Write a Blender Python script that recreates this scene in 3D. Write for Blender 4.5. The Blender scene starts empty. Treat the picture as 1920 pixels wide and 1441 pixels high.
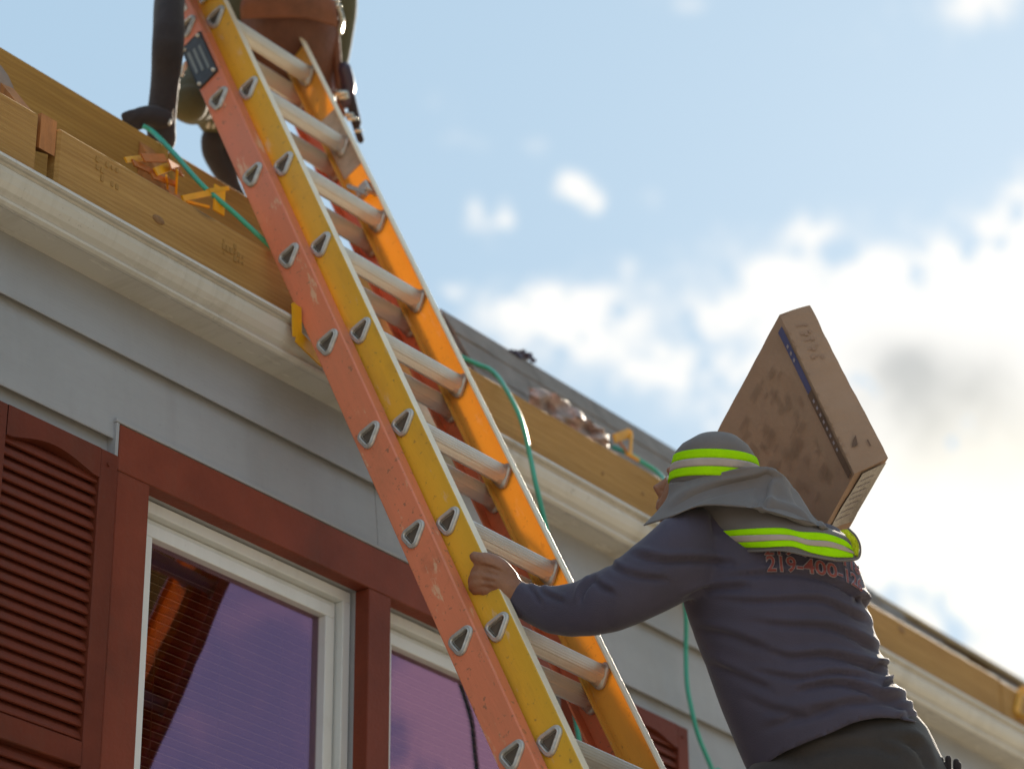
import bpy, bmesh, math, random
import numpy as np
from mathutils import Vector, Matrix
from mathutils.bvhtree import BVHTree
random.seed(7)
rng = np.random.default_rng(7)
C = bpy.context.scene.collection
D = bpy.data
R_ = math.radians

# ------------------------------------------------------------------ camera
FX, CX, CY = 5114.0, 960.0, 720.5
AR = np.array([0.59702657, -0.80217415, -0.00871295])
AU = np.array([-0.35021979, -0.27039541, 0.89679006])
AF = np.array([0.72173774, 0.53235605, 0.44237051])
cam_d = D.cameras.new('camera')
cam = D.objects.new('camera', cam_d)
C.objects.link(cam)
cam.matrix_world = Matrix([[AR[0], AU[0], -AF[0], 0], [AR[1], AU[1], -AF[1], 0], [AR[2], AU[2], -AF[2], 0], [0, 0, 0, 1]])
cam_d.sensor_width = 36.0
cam_d.lens = FX / 1920 * 36
cam_d.clip_start = 0.1
cam_d.clip_end = 5000
cam_d.dof.use_dof = True
cam_d.dof.focus_distance = 5.62
cam_d.dof.aperture_fstop = 2.8
bpy.context.scene.camera = cam

# ------------------------------------------------------------------ light
SUN = np.array([0.83, 0.30, 0.47]); SUN /= np.linalg.norm(SUN)
sun_el = math.asin(SUN[2]); sun_az = math.atan2(SUN[0], SUN[1])
sd = D.lights.new('sun', 'SUN'); sd.energy = 5.0; sd.angle = R_(0.6); sd.color = (1.0, 0.88, 0.72)
so = D.objects.new('sun', sd); C.objects.link(so)
so.rotation_euler = Vector((-SUN[0], -SUN[1], -SUN[2])).to_track_quat('-Z', 'Y').to_euler()
so.location = (20, 5, 12)
sc = bpy.context.scene
sc.view_settings.view_transform = 'Standard'
sc.view_settings.look = 'None'
sc.view_settings.exposure = 1.1
sc.view_settings.gamma = 1.0
sc.view_settings.use_curve_mapping = False


def ray(px, py):
    d = AF * FX + (px - CX) * AR - (py - CY) * AU
    return d / np.linalg.norm(d)


def at_y(px, py, y):
    d = ray(px, py)
    return d * (y / d[1])


def at_d(px, py, dist):
    return ray(px, py) * dist


def to_px(P):
    P = np.atleast_2d(P)
    z = P @ AF
    return np.stack([CX + FX * (P @ AR) / z, CY - FX * (P @ AU) / z], 1)


# ------------------------------------------------------------------ world
world = D.worlds.new('World'); sc.world = world; world.use_nodes = True
nt = world.node_tree; nt.nodes.clear()
N = nt.nodes.new; L = nt.links.new


def wmath(op, a, b=None, c=None):
    n = N('ShaderNodeMath'); n.operation = op
    for i, v in enumerate((a, b, c)):
        if v is None: continue
        if isinstance(v, (int, float)): n.inputs[i].default_value = v
        else: L(v, n.inputs[i])
    return n.outputs[0]


out = N('ShaderNodeOutputWorld')
tc = N('ShaderNodeTexCoord')
gen = tc.outputs['Generated']
sky = N('ShaderNodeTexSky'); sky.sky_type = 'NISHITA'; sky.sun_disc = False
sky.sun_elevation = sun_el; sky.sun_rotation = sun_az
sky.air_density = 1.0; sky.dust_density = 1.0; sky.ozone_density = 1.5
noise = N('ShaderNodeTexNoise'); noise.inputs['Scale'].default_value = 42.0
noise.inputs['Detail'].default_value = 7.0; noise.inputs['Roughness'].default_value = 0.52
L(gen, noise.inputs['Vector'])
nz = wmath('SUBTRACT', noise.outputs['Fac'], 0.5)
noise2 = N('ShaderNodeTexNoise'); noise2.inputs['Scale'].default_value = 120.0
noise2.inputs['Detail'].default_value = 5.0
L(gen, noise2.inputs['Vector'])
nz2 = wmath('SUBTRACT', noise2.outputs['Fac'], 0.5)
nsum = wmath('ADD', wmath('MULTIPLY', nz, 3.8), wmath('MULTIPLY', nz2, 2.2))


def blob(px, py, rx, ry, amp):
    c = ray(px, py)
    s = N('ShaderNodeVectorMath'); s.operation = 'SUBTRACT'; L(gen, s.inputs[0]); s.inputs[1].default_value = tuple(c)
    q = []
    for ax, rr in ((AR, rx / FX), (AU, ry / FX), (AF, 0.35)):
        d = N('ShaderNodeVectorMath'); d.operation = 'DOT_PRODUCT'; L(s.outputs[0], d.inputs[0]); d.inputs[1].default_value = tuple(ax)
        m = wmath('DIVIDE', d.outputs['Value'], float(rr))
        q.append(wmath('MULTIPLY', m, m))
    r2 = wmath('ADD', wmath('ADD', q[0], q[1]), q[2])
    g = wmath('EXPONENT', wmath('MULTIPLY', r2, -1.0))
    return wmath('MULTIPLY', g, amp)


# cumulus banks, each a soft region in the sky that the noise breaks up
CL = [(1150, 640, 300, 130, .40), (1500, 560, 300, 170, .42), (1700, 60, 300, 100, .22), (1062, 335, 26, 20, .75), (1092, 358, 34, 24, .9), (1118, 384, 26, 20, .8), (1050, 360, 20, 14, .4), (888, 388, 20, 32, .75), (915, 425, 40, 20, .6), (950, 400, 20, 34, .65), (930, 460, 26, 18, .35), (975, 580, 80, 46, 1.15), (1060, 590, 60, 46, .9), (1130, 605, 62, 50, .9), (850, 545, 30, 18, .6), (1060, 650, 70, 36, .6),
      (1345, 600, 44, 36, .75), (1520, 435, 40, 34, .85), (1460, 520, 52, 34, .8), (1545, 545, 60, 46, 1.0), (1640, 560, 90, 60, 1.1), (1770, 520, 90, 70, 1.15), (1890, 490, 80, 90, 1.2), (1935, 390, 46, 70, 1.1),
      (1800, 690, 260, 160, 2.3), (1600, 760, 160, 130, 1.5), (1820, 960, 320, 180, 2.5), (1900, 1180, 160, 110, .9), (1370, 760, 70, 50, .6), (1850, 0, 80, 46, .8), (830, 190, 50, 40, .32), (870, 270, 60, 30, .36), (1005, 275, 30, 24, .5), (1180, 490, 26, 34, .5),
      (2350, 850, 380, 340, 1.5), (2500, 300, 300, 200, 1.0), (1790, 1290, 160, 60, .8), (1270, 5, 80, 22, .45), (720, 650, 90, 50, .5), (1210, 700, 90, 40, .6), (1290, 690, 50, 40, .5), (1215, 370, 30, 26, .4)]
tot = None
for b in CL:
    o = blob(*b)
    tot = o if tot is None else wmath('ADD', tot, o)
def blob_dir(c, r_, amp):
    s_ = N('ShaderNodeVectorMath'); s_.operation = 'DISTANCE'; L(gen, s_.inputs[0]); s_.inputs[1].default_value = tuple(np.array(c) / np.linalg.norm(c))
    q_ = wmath('DIVIDE', s_.outputs['Value'], r_)
    return wmath('MULTIPLY', wmath('EXPONENT', wmath('MULTIPLY', wmath('MULTIPLY', q_, q_), -1.0)), amp)


for c_, r_, a_ in (((.757, -.573, .306), .042, 2.6), ((.80, -.53, .27), .05, 1.4), ((.72, -.66, .17), .07, 1.0), ((.5, -.8, .15), .12, .9)):
    tot = wmath('ADD', tot, blob_dir(c_, r_, a_))
# ordinary scattered cloud in the rest of the sky
n3 = N('ShaderNodeTexNoise'); n3.inputs['Scale'].default_value = 2.6; n3.inputs['Detail'].default_value = 6.0
L(gen, n3.inputs['Vector'])
dF = N('ShaderNodeVectorMath'); dF.operation = 'DOT_PRODUCT'; L(gen, dF.inputs[0]); dF.inputs[1].default_value = tuple(AF)
away = N('ShaderNodeMapRange'); away.inputs['From Min'].default_value = 0.96; away.inputs['From Max'].default_value = 0.86
L(dF.outputs['Value'], away.inputs['Value'])
scat = N('ShaderNodeMapRange'); scat.inputs['From Min'].default_value = 0.48; scat.inputs['From Max'].default_value = 0.64
L(n3.outputs['Fac'], scat.inputs['Value'])
scat_o = wmath('MULTIPLY', wmath('MULTIPLY', scat.outputs[0], away.outputs[0]), 0.75)
tot = wmath('ADD', tot, scat_o)
dens = wmath('MULTIPLY', tot, wmath('ADD', nsum, 1.0))
mr = N('ShaderNodeMapRange'); mr.interpolation_type = 'SMOOTHSTEP'
mr.inputs['From Min'].default_value = 0.10; mr.inputs['From Max'].default_value = 1.40
L(dens, mr.inputs['Value'])
# thick cloud has a grey base
sh = wmath('ADD', blob(1800, 760, 210, 120, .85), wmath('ADD', blob(1670, 690, 110, 70, .40), blob(1860, 870, 170, 70, .40)))
shd = wmath('MULTIPLY', sh, wmath('ADD', wmath('MULTIPLY', nz, 1.7), 1.0))
cc = N('ShaderNodeMixRGB'); cc.inputs[1].default_value = (.49, .485, .47, 1); cc.inputs[2].default_value = (0.20, 0.212, 0.218, 1)
mr2 = N('ShaderNodeMapRange'); mr2.inputs['From Min'].default_value = 0.12; mr2.inputs['From Max'].default_value = 1.15; mr2.inputs['To Max'].default_value = 0.74
mr2.interpolation_type = 'SMOOTHSTEP'
L(shd, mr2.inputs['Value']); L(mr2.outputs[0], cc.inputs[0])
glow = N('ShaderNodeMixRGB'); L(blob(1930, 1020, 300, 230, .9), glow.inputs[0]); L(cc.outputs[0], glow.inputs[1]); glow.inputs[2].default_value = (.60, .565, .475, 1)
# thin high veil that pales the blue
skm = N('ShaderNodeMixRGB'); skm.blend_type = 'MULTIPLY'; skm.inputs[0].default_value = 1.0
L(sky.outputs[0], skm.inputs[1]); SKYS = 0.05; skm.inputs[2].default_value = (SKYS, SKYS, SKYS, 1)
veil = N('ShaderNodeMixRGB'); veil.inputs[0].default_value = 0.88; L(skm.outputs[0], veil.inputs[1]); veil.inputs[2].default_value = (0.214, 0.303, 0.384, 1)
mix = N('ShaderNodeMixRGB'); L(mr.outputs[0], mix.inputs[0]); L(veil.outputs[0], mix.inputs[1]); L(glow.outputs[0], mix.inputs[2])
bg = N('ShaderNodeBackground'); bg.inputs['Strength'].default_value = 1.0
L(mix.outputs[0], bg.inputs['Color']); L(bg.outputs[0], out.inputs['Surface'])


# ------------------------------------------------------------------ materials
def S(r, g, b):
    f = lambda v: ((v / 255 + .055) / 1.055) ** 2.4 if v > 10 else v / 255 / 12.92
    return (f(r), f(g), f(b), 1)


def mat(name, col, rough=.6, metal=0.0, var=.18, scale=6.0, bump=.0, bscale=60.0, stretch=(1, 1, 1), col2=None, sheen=0.0, trans=0.0, spec=.5, coat=0.0):
    m = D.materials.new(name); m.use_nodes = True
    t = m.node_tree; t.nodes.clear()
    n = t.nodes.new; l = t.links.new
    o = n('ShaderNodeOutputMaterial'); p = n('ShaderNodeBsdfPrincipled')
    co = n('ShaderNodeTexCoord'); mp = n('ShaderNodeMapping'); mp.inputs['Scale'].default_value = stretch
    l(co.outputs['Object'], mp.inputs['Vector'])
    a = n('ShaderNodeTexNoise'); a.inputs['Scale'].default_value = scale; a.inputs['Detail'].default_value = 8; a.inputs['Roughness'].default_value = .6
    l(mp.outputs[0], a.inputs['Vector'])
    r = n('ShaderNodeMapRange'); r.inputs['From Min'].default_value = .3; r.inputs['From Max'].default_value = .7
    l(a.outputs['Fac'], r.inputs['Value'])
    x = n('ShaderNodeMixRGB')
    c2 = col2 if col2 else tuple(v * (1 - var) for v in col[:3]) + (1,)
    x.inputs[1].default_value = tuple(min(1, v * (1 + var * .5)) for v in col[:3]) + (1,) if not col2 else col
    x.inputs[2].default_value = c2
    l(r.outputs[0], x.inputs[0])
    l(x.outputs[0], p.inputs['Base Color'])
    p.inputs['Roughness'].default_value = rough; p.inputs['Metallic'].default_value = metal
    p.inputs['Specular IOR Level'].default_value = spec
    if coat: p.inputs['Coat Weight'].default_value = coat
    if sheen:
        p.inputs['Sheen Weight'].default_value = sheen; p.inputs['Sheen Roughness'].default_value = .4
    # roughness variation
    rr = n('ShaderNodeMapRange'); rr.inputs['To Min'].default_value = max(.02, rough - .1); rr.inputs['To Max'].default_value = min(1, rough + .12)
    b2 = n('ShaderNodeTexNoise'); b2.inputs['Scale'].default_value = bscale; b2.inputs['Detail'].default_value = 5
    l(mp.outputs[0], b2.inputs['Vector']); l(b2.outputs['Fac'], rr.inputs['Value']); l(rr.outputs[0], p.inputs['Roughness'])
    if bump:
        bp = n('ShaderNodeBump'); bp.inputs['Strength'].default_value = bump; bp.inputs['Distance'].default_value = .004
        l(b2.outputs['Fac'], bp.inputs['Height']); l(bp.outputs[0], p.inputs['Normal'])
    if trans:
        tr = n('ShaderNodeBsdfTranslucent'); l(x.outputs[0], tr.inputs['Color'])
        ms = n('ShaderNodeMixShader'); ms.inputs[0].default_value = trans
        l(p.outputs[0], ms.inputs[1]); l(tr.outputs[0], ms.inputs[2]); l(ms.outputs[0], o.inputs['Surface'])
    else:
        l(p.outputs[0], o.inputs['Surface'])
    m['x'] = 1
    return m


def dirt(m, amount=.35, scale=3.0, col=(.12, .09, .06, 1), lo=.55, hi=.72, st=None):
    """patches of grime over the base colour"""
    t = m.node_tree; p = [n for n in t.nodes if n.type == 'BSDF_PRINCIPLED'][0]
    src = p.inputs['Base Color'].links[0].from_socket
    co = [n for n in t.nodes if n.type == 'TEX_COORD'][0]
    a = t.nodes.new('ShaderNodeTexNoise'); a.inputs['Scale'].default_value = scale; a.inputs['Detail'].default_value = 9; a.inputs['Roughness'].default_value = .7
    if st:
        mp_ = t.nodes.new('ShaderNodeMapping'); mp_.inputs['Scale'].default_value = st; t.links.new(co.outputs['Object'], mp_.inputs['Vector']); t.links.new(mp_.outputs[0], a.inputs['Vector'])
    else: t.links.new(co.outputs['Object'], a.inputs['Vector'])
    r = t.nodes.new('ShaderNodeMapRange'); r.inputs['From Min'].default_value = lo; r.inputs['From Max'].default_value = hi; r.inputs['To Max'].default_value = amount
    t.links.new(a.outputs['Fac'], r.inputs['Value'])
    x = t.nodes.new('ShaderNodeMixRGB'); x.inputs[2].default_value = col
    t.links.new(src, x.inputs[1]); t.links.new(r.outputs[0], x.inputs[0]); t.links.new(x.outputs[0], p.inputs['Base Color'])
    return m


def wood(name, c1, c2, seed=0.0):
    m = mat(name, c1, rough=.75, col2=c2, scale=5, stretch=(.55, 9, 9), bump=.5, bscale=40)
    t = m.node_tree; p = [n for n in t.nodes if n.type == 'BSDF_PRINCIPLED'][0]
    src = p.inputs['Base Color'].links[0].from_socket
    co = [n for n in t.nodes if n.type == 'TEX_COORD'][0]
    mp = t.nodes.new('ShaderNodeMapping'); mp.inputs['Scale'].default_value = (1.1, 1, 11); mp.inputs['Location'].default_value = (seed, 0, seed)
    t.links.new(co.outputs['Object'], mp.inputs['Vector'])
    w = t.nodes.new('ShaderNodeTexWave'); w.wave_type = 'BANDS'; w.bands_direction = 'Z'; w.inputs['Scale'].default_value = 2.2
    w.inputs['Distortion'].default_value = 7; w.inputs['Detail'].default_value = 4; w.inputs['Detail Scale'].default_value = 1.2
    t.links.new(mp.outputs[0], w.inputs['Vector'])
    x = t.nodes.new('ShaderNodeMixRGB'); x.blend_type = 'MULTIPLY'; x.inputs[2].default_value = (.72, .60, .46, 1)
    mm = t.nodes.new('ShaderNodeMath'); mm.operation = 'MULTIPLY'; mm.inputs[1].default_value = .42
    t.links.new(w.outputs['Fac'], mm.inputs[0]); t.links.new(mm.outputs[0], x.inputs[0]); t.links.new(src, x.inputs[1])
    # knots
    mv = t.nodes.new('ShaderNodeMapping'); mv.inputs['Scale'].default_value = (1.6, .001, 4.0); mv.inputs['Location'].default_value = (seed * 1.7, 0, .31)
    t.links.new(co.outputs['Object'], mv.inputs['Vector'])
    v = t.nodes.new('ShaderNodeTexVoronoi'); v.inputs['Scale'].default_value = 1.3
    t.links.new(mv.outputs[0], v.inputs['Vector'])
    kr = t.nodes.new('ShaderNodeMapRange'); kr.inputs['From Min'].default_value = .045; kr.inputs['From Max'].default_value = .10
    kr.inputs['To Min'].default_value = .8; kr.inputs['To Max'].default_value = 0
    t.links.new(v.outputs['Distance'], kr.inputs['Value'])
    k = t.nodes.new('ShaderNodeMixRGB'); k.inputs[2].default_value = (.10, .055, .028, 1)
    t.links.new(x.outputs[0], k.inputs[1]); t.links.new(kr.outputs[0], k.inputs[0]); t.links.new(k.outputs[0], p.inputs['Base Color'])
    return m


M_siding = dirt(mat('siding_paint', (.35, .345, .355, 1), rough=.55, var=.10, scale=2.5, bump=.25, bscale=90, stretch=(.4, 1, 3)), .22, 2.2, (.17, .15, .12, 1), .5, .8)
M_trim = dirt(mat('red_brown_paint', (.22, .048, .024, 1), spec=.2, rough=.55, var=.25, scale=5, bump=.25, bscale=120), .3, 4, (.09, .05, .035, 1))
M_shutter = dirt(mat('shutter_paint', (.15, .032, .016, 1), spec=.18, rough=.55, var=.25, scale=7, bump=.2, bscale=120), .35, 5, (.08, .045, .035, 1))
M_vinyl = dirt(mat('white_vinyl', (.78, .78, .76, 1), rough=.38, var=.06, scale=3, bump=.05), .2, 6, (.4, .37, .3, 1))
M_gutter = dirt(mat('gutter_enamel', (.60, .565, .515, 1), rough=.24, var=.08, scale=3, bump=.08, bscale=30, stretch=(.3, 1, 1)), .3, 7, (.33, .28, .21, 1), .54, .8)
M_wood = wood('framing_lumber', (.50, .275, .075, 1), (.38, .19, .042, 1), .3)
M_wood2 = wood('framing_lumber_rear', (.46, .245, .045, 1), (.35, .175, .028, 1), 2.1)
M_woodr = mat('stained_block', (.50, .19, .05, 1), rough=.7, var=.4, scale=9, bump=.3, stretch=(4, 4, 1))
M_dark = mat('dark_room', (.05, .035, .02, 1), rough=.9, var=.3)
M_shingle = mat('asphalt_shingle', (.27, .232, .205, 1), rough=.95, var=.25, scale=14, bump=.9, bscale=260)
M_deck = mat('plywood', (.42, .3, .16, 1), rough=.8, var=.3, scale=6, bump=.3)
M_yel = dirt(mat('yellow_fiberglass', (.93, .55, .045, 1), rough=.40, var=.12, scale=4, bump=.12, bscale=200, stretch=(1, 1, .15), trans=.32), .35, 11, (.25, .13, .03, 1), .55, .8)
M_org = dirt(mat('orange_fiberglass', (.80, .235, .115, 1), rough=.42, var=.12, scale=4, bump=.12, bscale=200, stretch=(1, 1, .15), trans=.10), .4, 12, (.22, .08, .04, 1), .57, .8)
M_yel_glow = dirt(mat('yellow_fiberglass_glow', (.84, .48, .085, 1), rough=.42, var=.10, scale=4, bump=.12, bscale=200, stretch=(1, 1, .15), trans=.44), .3, 11, (.35, .15, .02, 1), .57, .8)  # copy of the yellow fiberglass, sun glow through the rail put into its colour
for m_ in (M_yel, M_org, M_yel_glow):
    dirt(m_, .65, 60, (.20, .12, .07, 1), .60, .64); dirt(m_, .5, 30, (.85, .66, .42, 1), .61, .65, (1, 1, .3)); dirt(m_, .30, 7, (.30, .16, .08, 1), .5, .7, (1, 1, .25))
M_edge = mat('skylit_flange', (.86, .72, .52, 1), rough=.4, var=.12, scale=20)  # pale tone carries the sky light on the flanges
M_alu = dirt(mat('rung_aluminium', (.68, .645, .59, 1), rough=.38, metal=.5, var=.06, scale=18, bump=.15, bscale=150), .25, 40, (.2, .17, .14, 1), .66, .8)
M_plug = mat('rung_collar_metal', (.54, .50, .455, 1), rough=.42, metal=.5, var=.25, scale=60, bump=.2)
M_hole = mat('shaded_rung_hole', (.095, .07, .05, 1), rough=.8, var=.3, scale=60)  # dark tone for the shade inside the hollow rung ends
for m_ in (M_siding, M_trim, M_shutter, M_vinyl):
    dirt(m_, .13, 9, (.12, .095, .065, 1), .50, .75, (1, 1, .10)); dirt(m_, .3, 55, (.09, .07, .05, 1), .66, .70)
dirt(M_gutter, .35, 9, (.25, .20, .14, 1), .50, .70, (1, .1, .12)); dirt(M_gutter, .4, 45, (.15, .12, .09, 1), .64, .68)
M_black = mat('black_plate', (.045, .042, .045, 1), rough=.5, var=.3, scale=20)
M_grey = mat('plate_print', (.22, .23, .22, 1), rough=.6)
M_white = mat('white_sticker', (.66, .62, .56, 1), rough=.5, var=.1)
M_orange = mat('orange_yellow_metal', (.88, .46, .012, 1), rough=.4, var=.2, scale=12, trans=.25)
M_orange2 = mat('burnt_orange_metal', (.55, .16, .012, 1), rough=.5, var=.3, scale=12, trans=.15)
M_hose = mat('teal_hose_rubber', (.07, .47, .35, 1), rough=.35, var=.12, trans=.2)
M_skin = mat('skin', (.30, .135, .075, 1), rough=.5, var=.18, scale=14, bump=.35, bscale=120)
M_shirt = mat('navy_knit', (.052, .041, .070, 1), spec=.6, rough=.78, var=.15, scale=10, bump=.35, bscale=420, sheen=.2)
M_pants = mat('dark_trousers', (.045, .036, .034, 1), rough=.85, var=.25, scale=8, bump=.3, bscale=300, sheen=.2)
M_hat = mat('grey_twill', (.178, .153, .148, 1), rough=.9, var=.12, scale=9, bump=.3, bscale=400, sheen=.25, trans=.08)
M_lime = mat('lime_reflective_band', (.50, 1.0, .0, 1), spec=.15, trans=.25, rough=.7, var=.08, scale=30, bump=.4, bscale=260)
M_lime.node_tree.nodes['Principled BSDF'].inputs['Emission Strength'].default_value = 0.0
M_beige = mat('silver_tape', (.42, .34, .30, 1), rough=.45, var=.1, scale=30)
M_limemesh = mat('yellow_mesh', (.62, .70, .01, 1), rough=.7, var=.3, scale=120, bump=.8, bscale=200, trans=.3)
M_card = dirt(mat('cardboard', (.34, .215, .145, 1), rough=.85, var=.12, scale=7, bump=.25, bscale=90), .14, 5, (.16, .09, .05, 1), .5, .8)
M_cardd = mat('carton_print', (.135, .078, .052, 1), rough=.8, var=.25, scale=20)
M_cardb = mat('blue_print', (.075, .075, .17, 1), rough=.6, var=.2)
M_cardg = mat('carton_tape', (.30, .25, .215, 1), rough=.3, var=.2, scale=25, bump=.4)
M_redp = mat('red_print', (.24, .055, .05, 1), rough=.7, var=.2)
M_pale = mat('pale_print', (.30, .25, .27, 1), rough=.7)
M_leather = mat('brown_leather', (.145, .05, .026, 1), rough=.6, var=.35, scale=12, bump=.5, bscale=70)
M_olive = mat('olive_trousers', (.085, .075, .035, 1), rough=.9, var=.25, scale=9, bump=.3)
M_blk = mat('black_fabric', (.030, .022, .025, 1), rough=.85, var=.3, scale=9, bump=.3, sheen=.2)
M_tool = mat('tool_steel', (.5, .48, .42, 1), rough=.25, metal=.9, var=.2)
M_purple = mat('dark_purple_grip', (.05, .03, .055, 1), rough=.4)
M_wrap = mat('plastic_wrap', (.58, .46, .42, 1), rough=.6, spec=.2, var=.35, scale=16, bump=.8, bscale=30, trans=.35)
M_ground = mat('dry_gravel', (.50, .42, .31, 1), rough=1, var=.4, scale=1.2, bump=.6, bscale=20, col2=(.36, .31, .21, 1))
M_nbwall = mat('neighbour_siding', (.11, .10, .010, 1), rough=.9, spec=.1, var=.2, scale=2)
M_nbroof = mat('neighbour_shingle', (.07, .066, .007, 1), rough=.95, spec=.05, var=.3, scale=6, bump=.4)
M_slat = mat('blind_slat', (.30, .21, .075, 1), rough=.6, var=.1)
M_slate = mat('blind_slat_edge', (.80, .66, .48, 1), rough=.4)


def glass_mat():
    m = D.materials.new('tinted_coated_glass'); m.use_nodes = True
    t = m.node_tree; t.nodes.clear(); n = t.nodes.new; l = t.links.new
    o = n('ShaderNodeOutputMaterial'); g = n('ShaderNodeBsdfGlossy'); tr = n('ShaderNodeBsdfTransparent')
    g.inputs['Color'].default_value = (.148, .082, .138, 1); g.inputs['Roughness'].default_value = .012
    tr.inputs['Color'].default_value = (.52, .50, .46, 1)
    a = n('ShaderNodeTexNoise'); a.inputs['Scale'].default_value = 3; co = n('ShaderNodeTexCoord'); l(co.outputs['Object'], a.inputs['Vector'])
    b = n('ShaderNodeBump'); b.inputs['Strength'].default_value = .05; b.inputs['Distance'].default_value = .02
    l(a.outputs['Fac'], b.inputs['Height']); l(b.outputs[0], g.inputs['Normal'])
    s = n('ShaderNodeAddShader'); l(g.outputs[0], s.inputs[0]); l(tr.outputs[0], s.inputs[1]); l(s.outputs[0], o.inputs['Surface'])
    return m


M_glass = glass_mat()


# ------------------------------------------------------------------ helpers
def tag(o, label=None, cat=None, group=None, kind=None):
    if label: o['label'] = label
    if cat: o['category'] = cat
    if group: o['group'] = group
    if kind: o['kind'] = kind
    return o


def empty(name, loc, label, cat, group=None):
    o = D.objects.new(name, None); o.location = loc; o.empty_display_size = .1; C.objects.link(o)
    bpy.context.view_layer.update()
    return tag(o, label, cat, group)


def link(name, me, m, parent=None, smooth=False, keep=True):
    """vertices are given in world space; keep them there when parented"""
    o = D.objects.new(name, me); C.objects.link(o)
    for mm in (m if isinstance(m, (list, tuple)) else [m]):
        me.materials.append(mm)
    if smooth:
        me.polygons.foreach_set('use_smooth', [True] * len(me.polygons))
    if parent is not None:
        o.parent = parent
        if keep: o.matrix_parent_inverse = world_of(parent).inverted()
    return o


def world_of(o):
    m = o.matrix_basis.copy()
    if o.parent: m = world_of(o.parent) @ o.matrix_parent_inverse @ m
    return m


def mesh(v, f, name='mesh'):
    me = D.meshes.new(name); me.from_pydata([tuple(map(float, p)) for p in v], [], [tuple(map(int, q)) for q in f]); me.update()
    return me


class MB:
    def __init__(s): s.v = []; s.f = []; s.mi = []

    def add(s, v, f, mi=0):
        b = len(s.v); s.v += [tuple(map(float, p)) for p in v]; s.f += [tuple(int(i) + b for i in q) for q in f]; s.mi += [mi] * len(f); return s

    def box(s, x0, x1, y0, y1, z0, z1, mi=0, ch=0.0):
        if ch:
            bm = bmesh.new()
            bmesh.ops.create_cube(bm, size=1)
            for q in bm.verts: q.co = Vector((x0 + (q.co.x + .5) * (x1 - x0), y0 + (q.co.y + .5) * (y1 - y0), z0 + (q.co.z + .5) * (z1 - z0)))
            bmesh.ops.bevel(bm, geom=bm.edges[:], offset=ch, segments=1, affect='EDGES')
            bm.verts.ensure_lookup_table(); bm.verts.index_update()
            s.add([q.co for q in bm.verts], [[q.index for q in fc.verts] for fc in bm.faces], mi); bm.free(); return s
        v = [(x, y, z) for x in (x0, x1) for y in (y0, y1) for z in (z0, z1)]
        s.add(v, [(0, 1, 3, 2), (4, 6, 7, 5), (0, 4, 5, 1), (2, 3, 7, 6), (0, 2, 6, 4), (1, 5, 7, 3)], mi); return s

    def obox(s, c, ax, ay, az, mi=0):
        c, ax, ay, az = map(np.array, (c, ax, ay, az))
        v = [c + i * ax + j * ay + k * az for i in (-1, 1) for j in (-1, 1) for k in (-1, 1)]
        s.add(v, [(0, 1, 3, 2), (4, 6, 7, 5), (0, 4, 5, 1), (2, 3, 7, 6), (0, 2, 6, 4), (1, 5, 7, 3)], mi); return s

    def loft(s, rings, closed=True, cap=True, mi=0):
        n = len(rings[0]); b = len(s.v); v = [p for r in rings for p in r]; f = []
        for i in range(len(rings) - 1):
            for j in range(n if closed else n - 1):
                k = (j + 1) % n
                f.append((i * n + j, i * n + k, (i + 1) * n + k, (i + 1) * n + j))
        if cap and closed:
            for i, fl in ((0, True), (len(rings) - 1, False)):
                c = np.mean(np.array(rings[i]), 0); v = v + [c]; ci = len(v) - 1
                for j in range(n):
                    k = (j + 1) % n
                    f.append((i * n + k, i * n + j, ci) if fl else (i * n + j, i * n + k, ci))
        s.add(v, f, mi); return s

    def tube(s, path, rad, n=10, mi=0, cap=True, round_ends=False):
        P = np.array(path, float); m = len(P)
        rad = np.array([rad] * m if np.isscalar(rad) else rad, float)
        T = np.gradient(P, axis=0); T /= np.linalg.norm(T, axis=1)[:, None] + 1e-12
        up = np.array([0, 0, 1.]) if abs(T[0][2]) < .9 else np.array([1., 0, 0])
        rings = []; a = np.cross(T[0], up); a /= np.linalg.norm(a)
        if round_ends:
            ex = []
            for t_ in (-.97, -.8, -.5): ex.append((P[0] + T[0] * t_ * rad[0], T[0], rad[0] * math.sqrt(1 - t_ * t_)))
            en = []
            for t_ in (.5, .8, .97): en.append((P[-1] + T[-1] * t_ * rad[-1], T[-1], rad[-1] * math.sqrt(1 - t_ * t_)))
            seq = ex + [(P[i], T[i], rad[i]) for i in range(m)] + en
        else: seq = [(P[i], T[i], rad[i]) for i in range(m)]
        for p, t_, r in seq:
            a = a - t_ * (a @ t_); a /= np.linalg.norm(a); b = np.cross(t_, a)
            rings.append([p + r * (math.cos(w) * a + math.sin(w) * b) for w in np.linspace(0, 2 * math.pi, n, endpoint=False)])
        return s.loft(rings, True, cap, mi)

    def extr(s, prof, x0, x1, mi=0, closed=True):
        """profile of (y,z) points swept along x"""
        r = [[(x0, y, z) for y, z in prof], [(x1, y, z) for y, z in prof]]
        n = len(prof); f = []
        for j in range(n if closed else n - 1):
            k = (j + 1) % n; f.append((j, k, n + k, n + j))
        if closed: f += [tuple(range(n))[::-1], tuple(range(n, 2 * n))]
        s.add(r[0] + r[1], f, mi); return s

    def build(s, name, m, parent=None, smooth=False, recalc=True):
        me = mesh(s.v, s.f, name)
        for i, p in enumerate(me.polygons): p.material_index = s.mi[i]
        if recalc:
            bm = bmesh.new(); bm.from_mesh(me); bmesh.ops.recalc_face_normals(bm, faces=bm.faces[:]); bm.to_mesh(me); bm.free()
        return link(name, me, m, parent, smooth)


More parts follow.
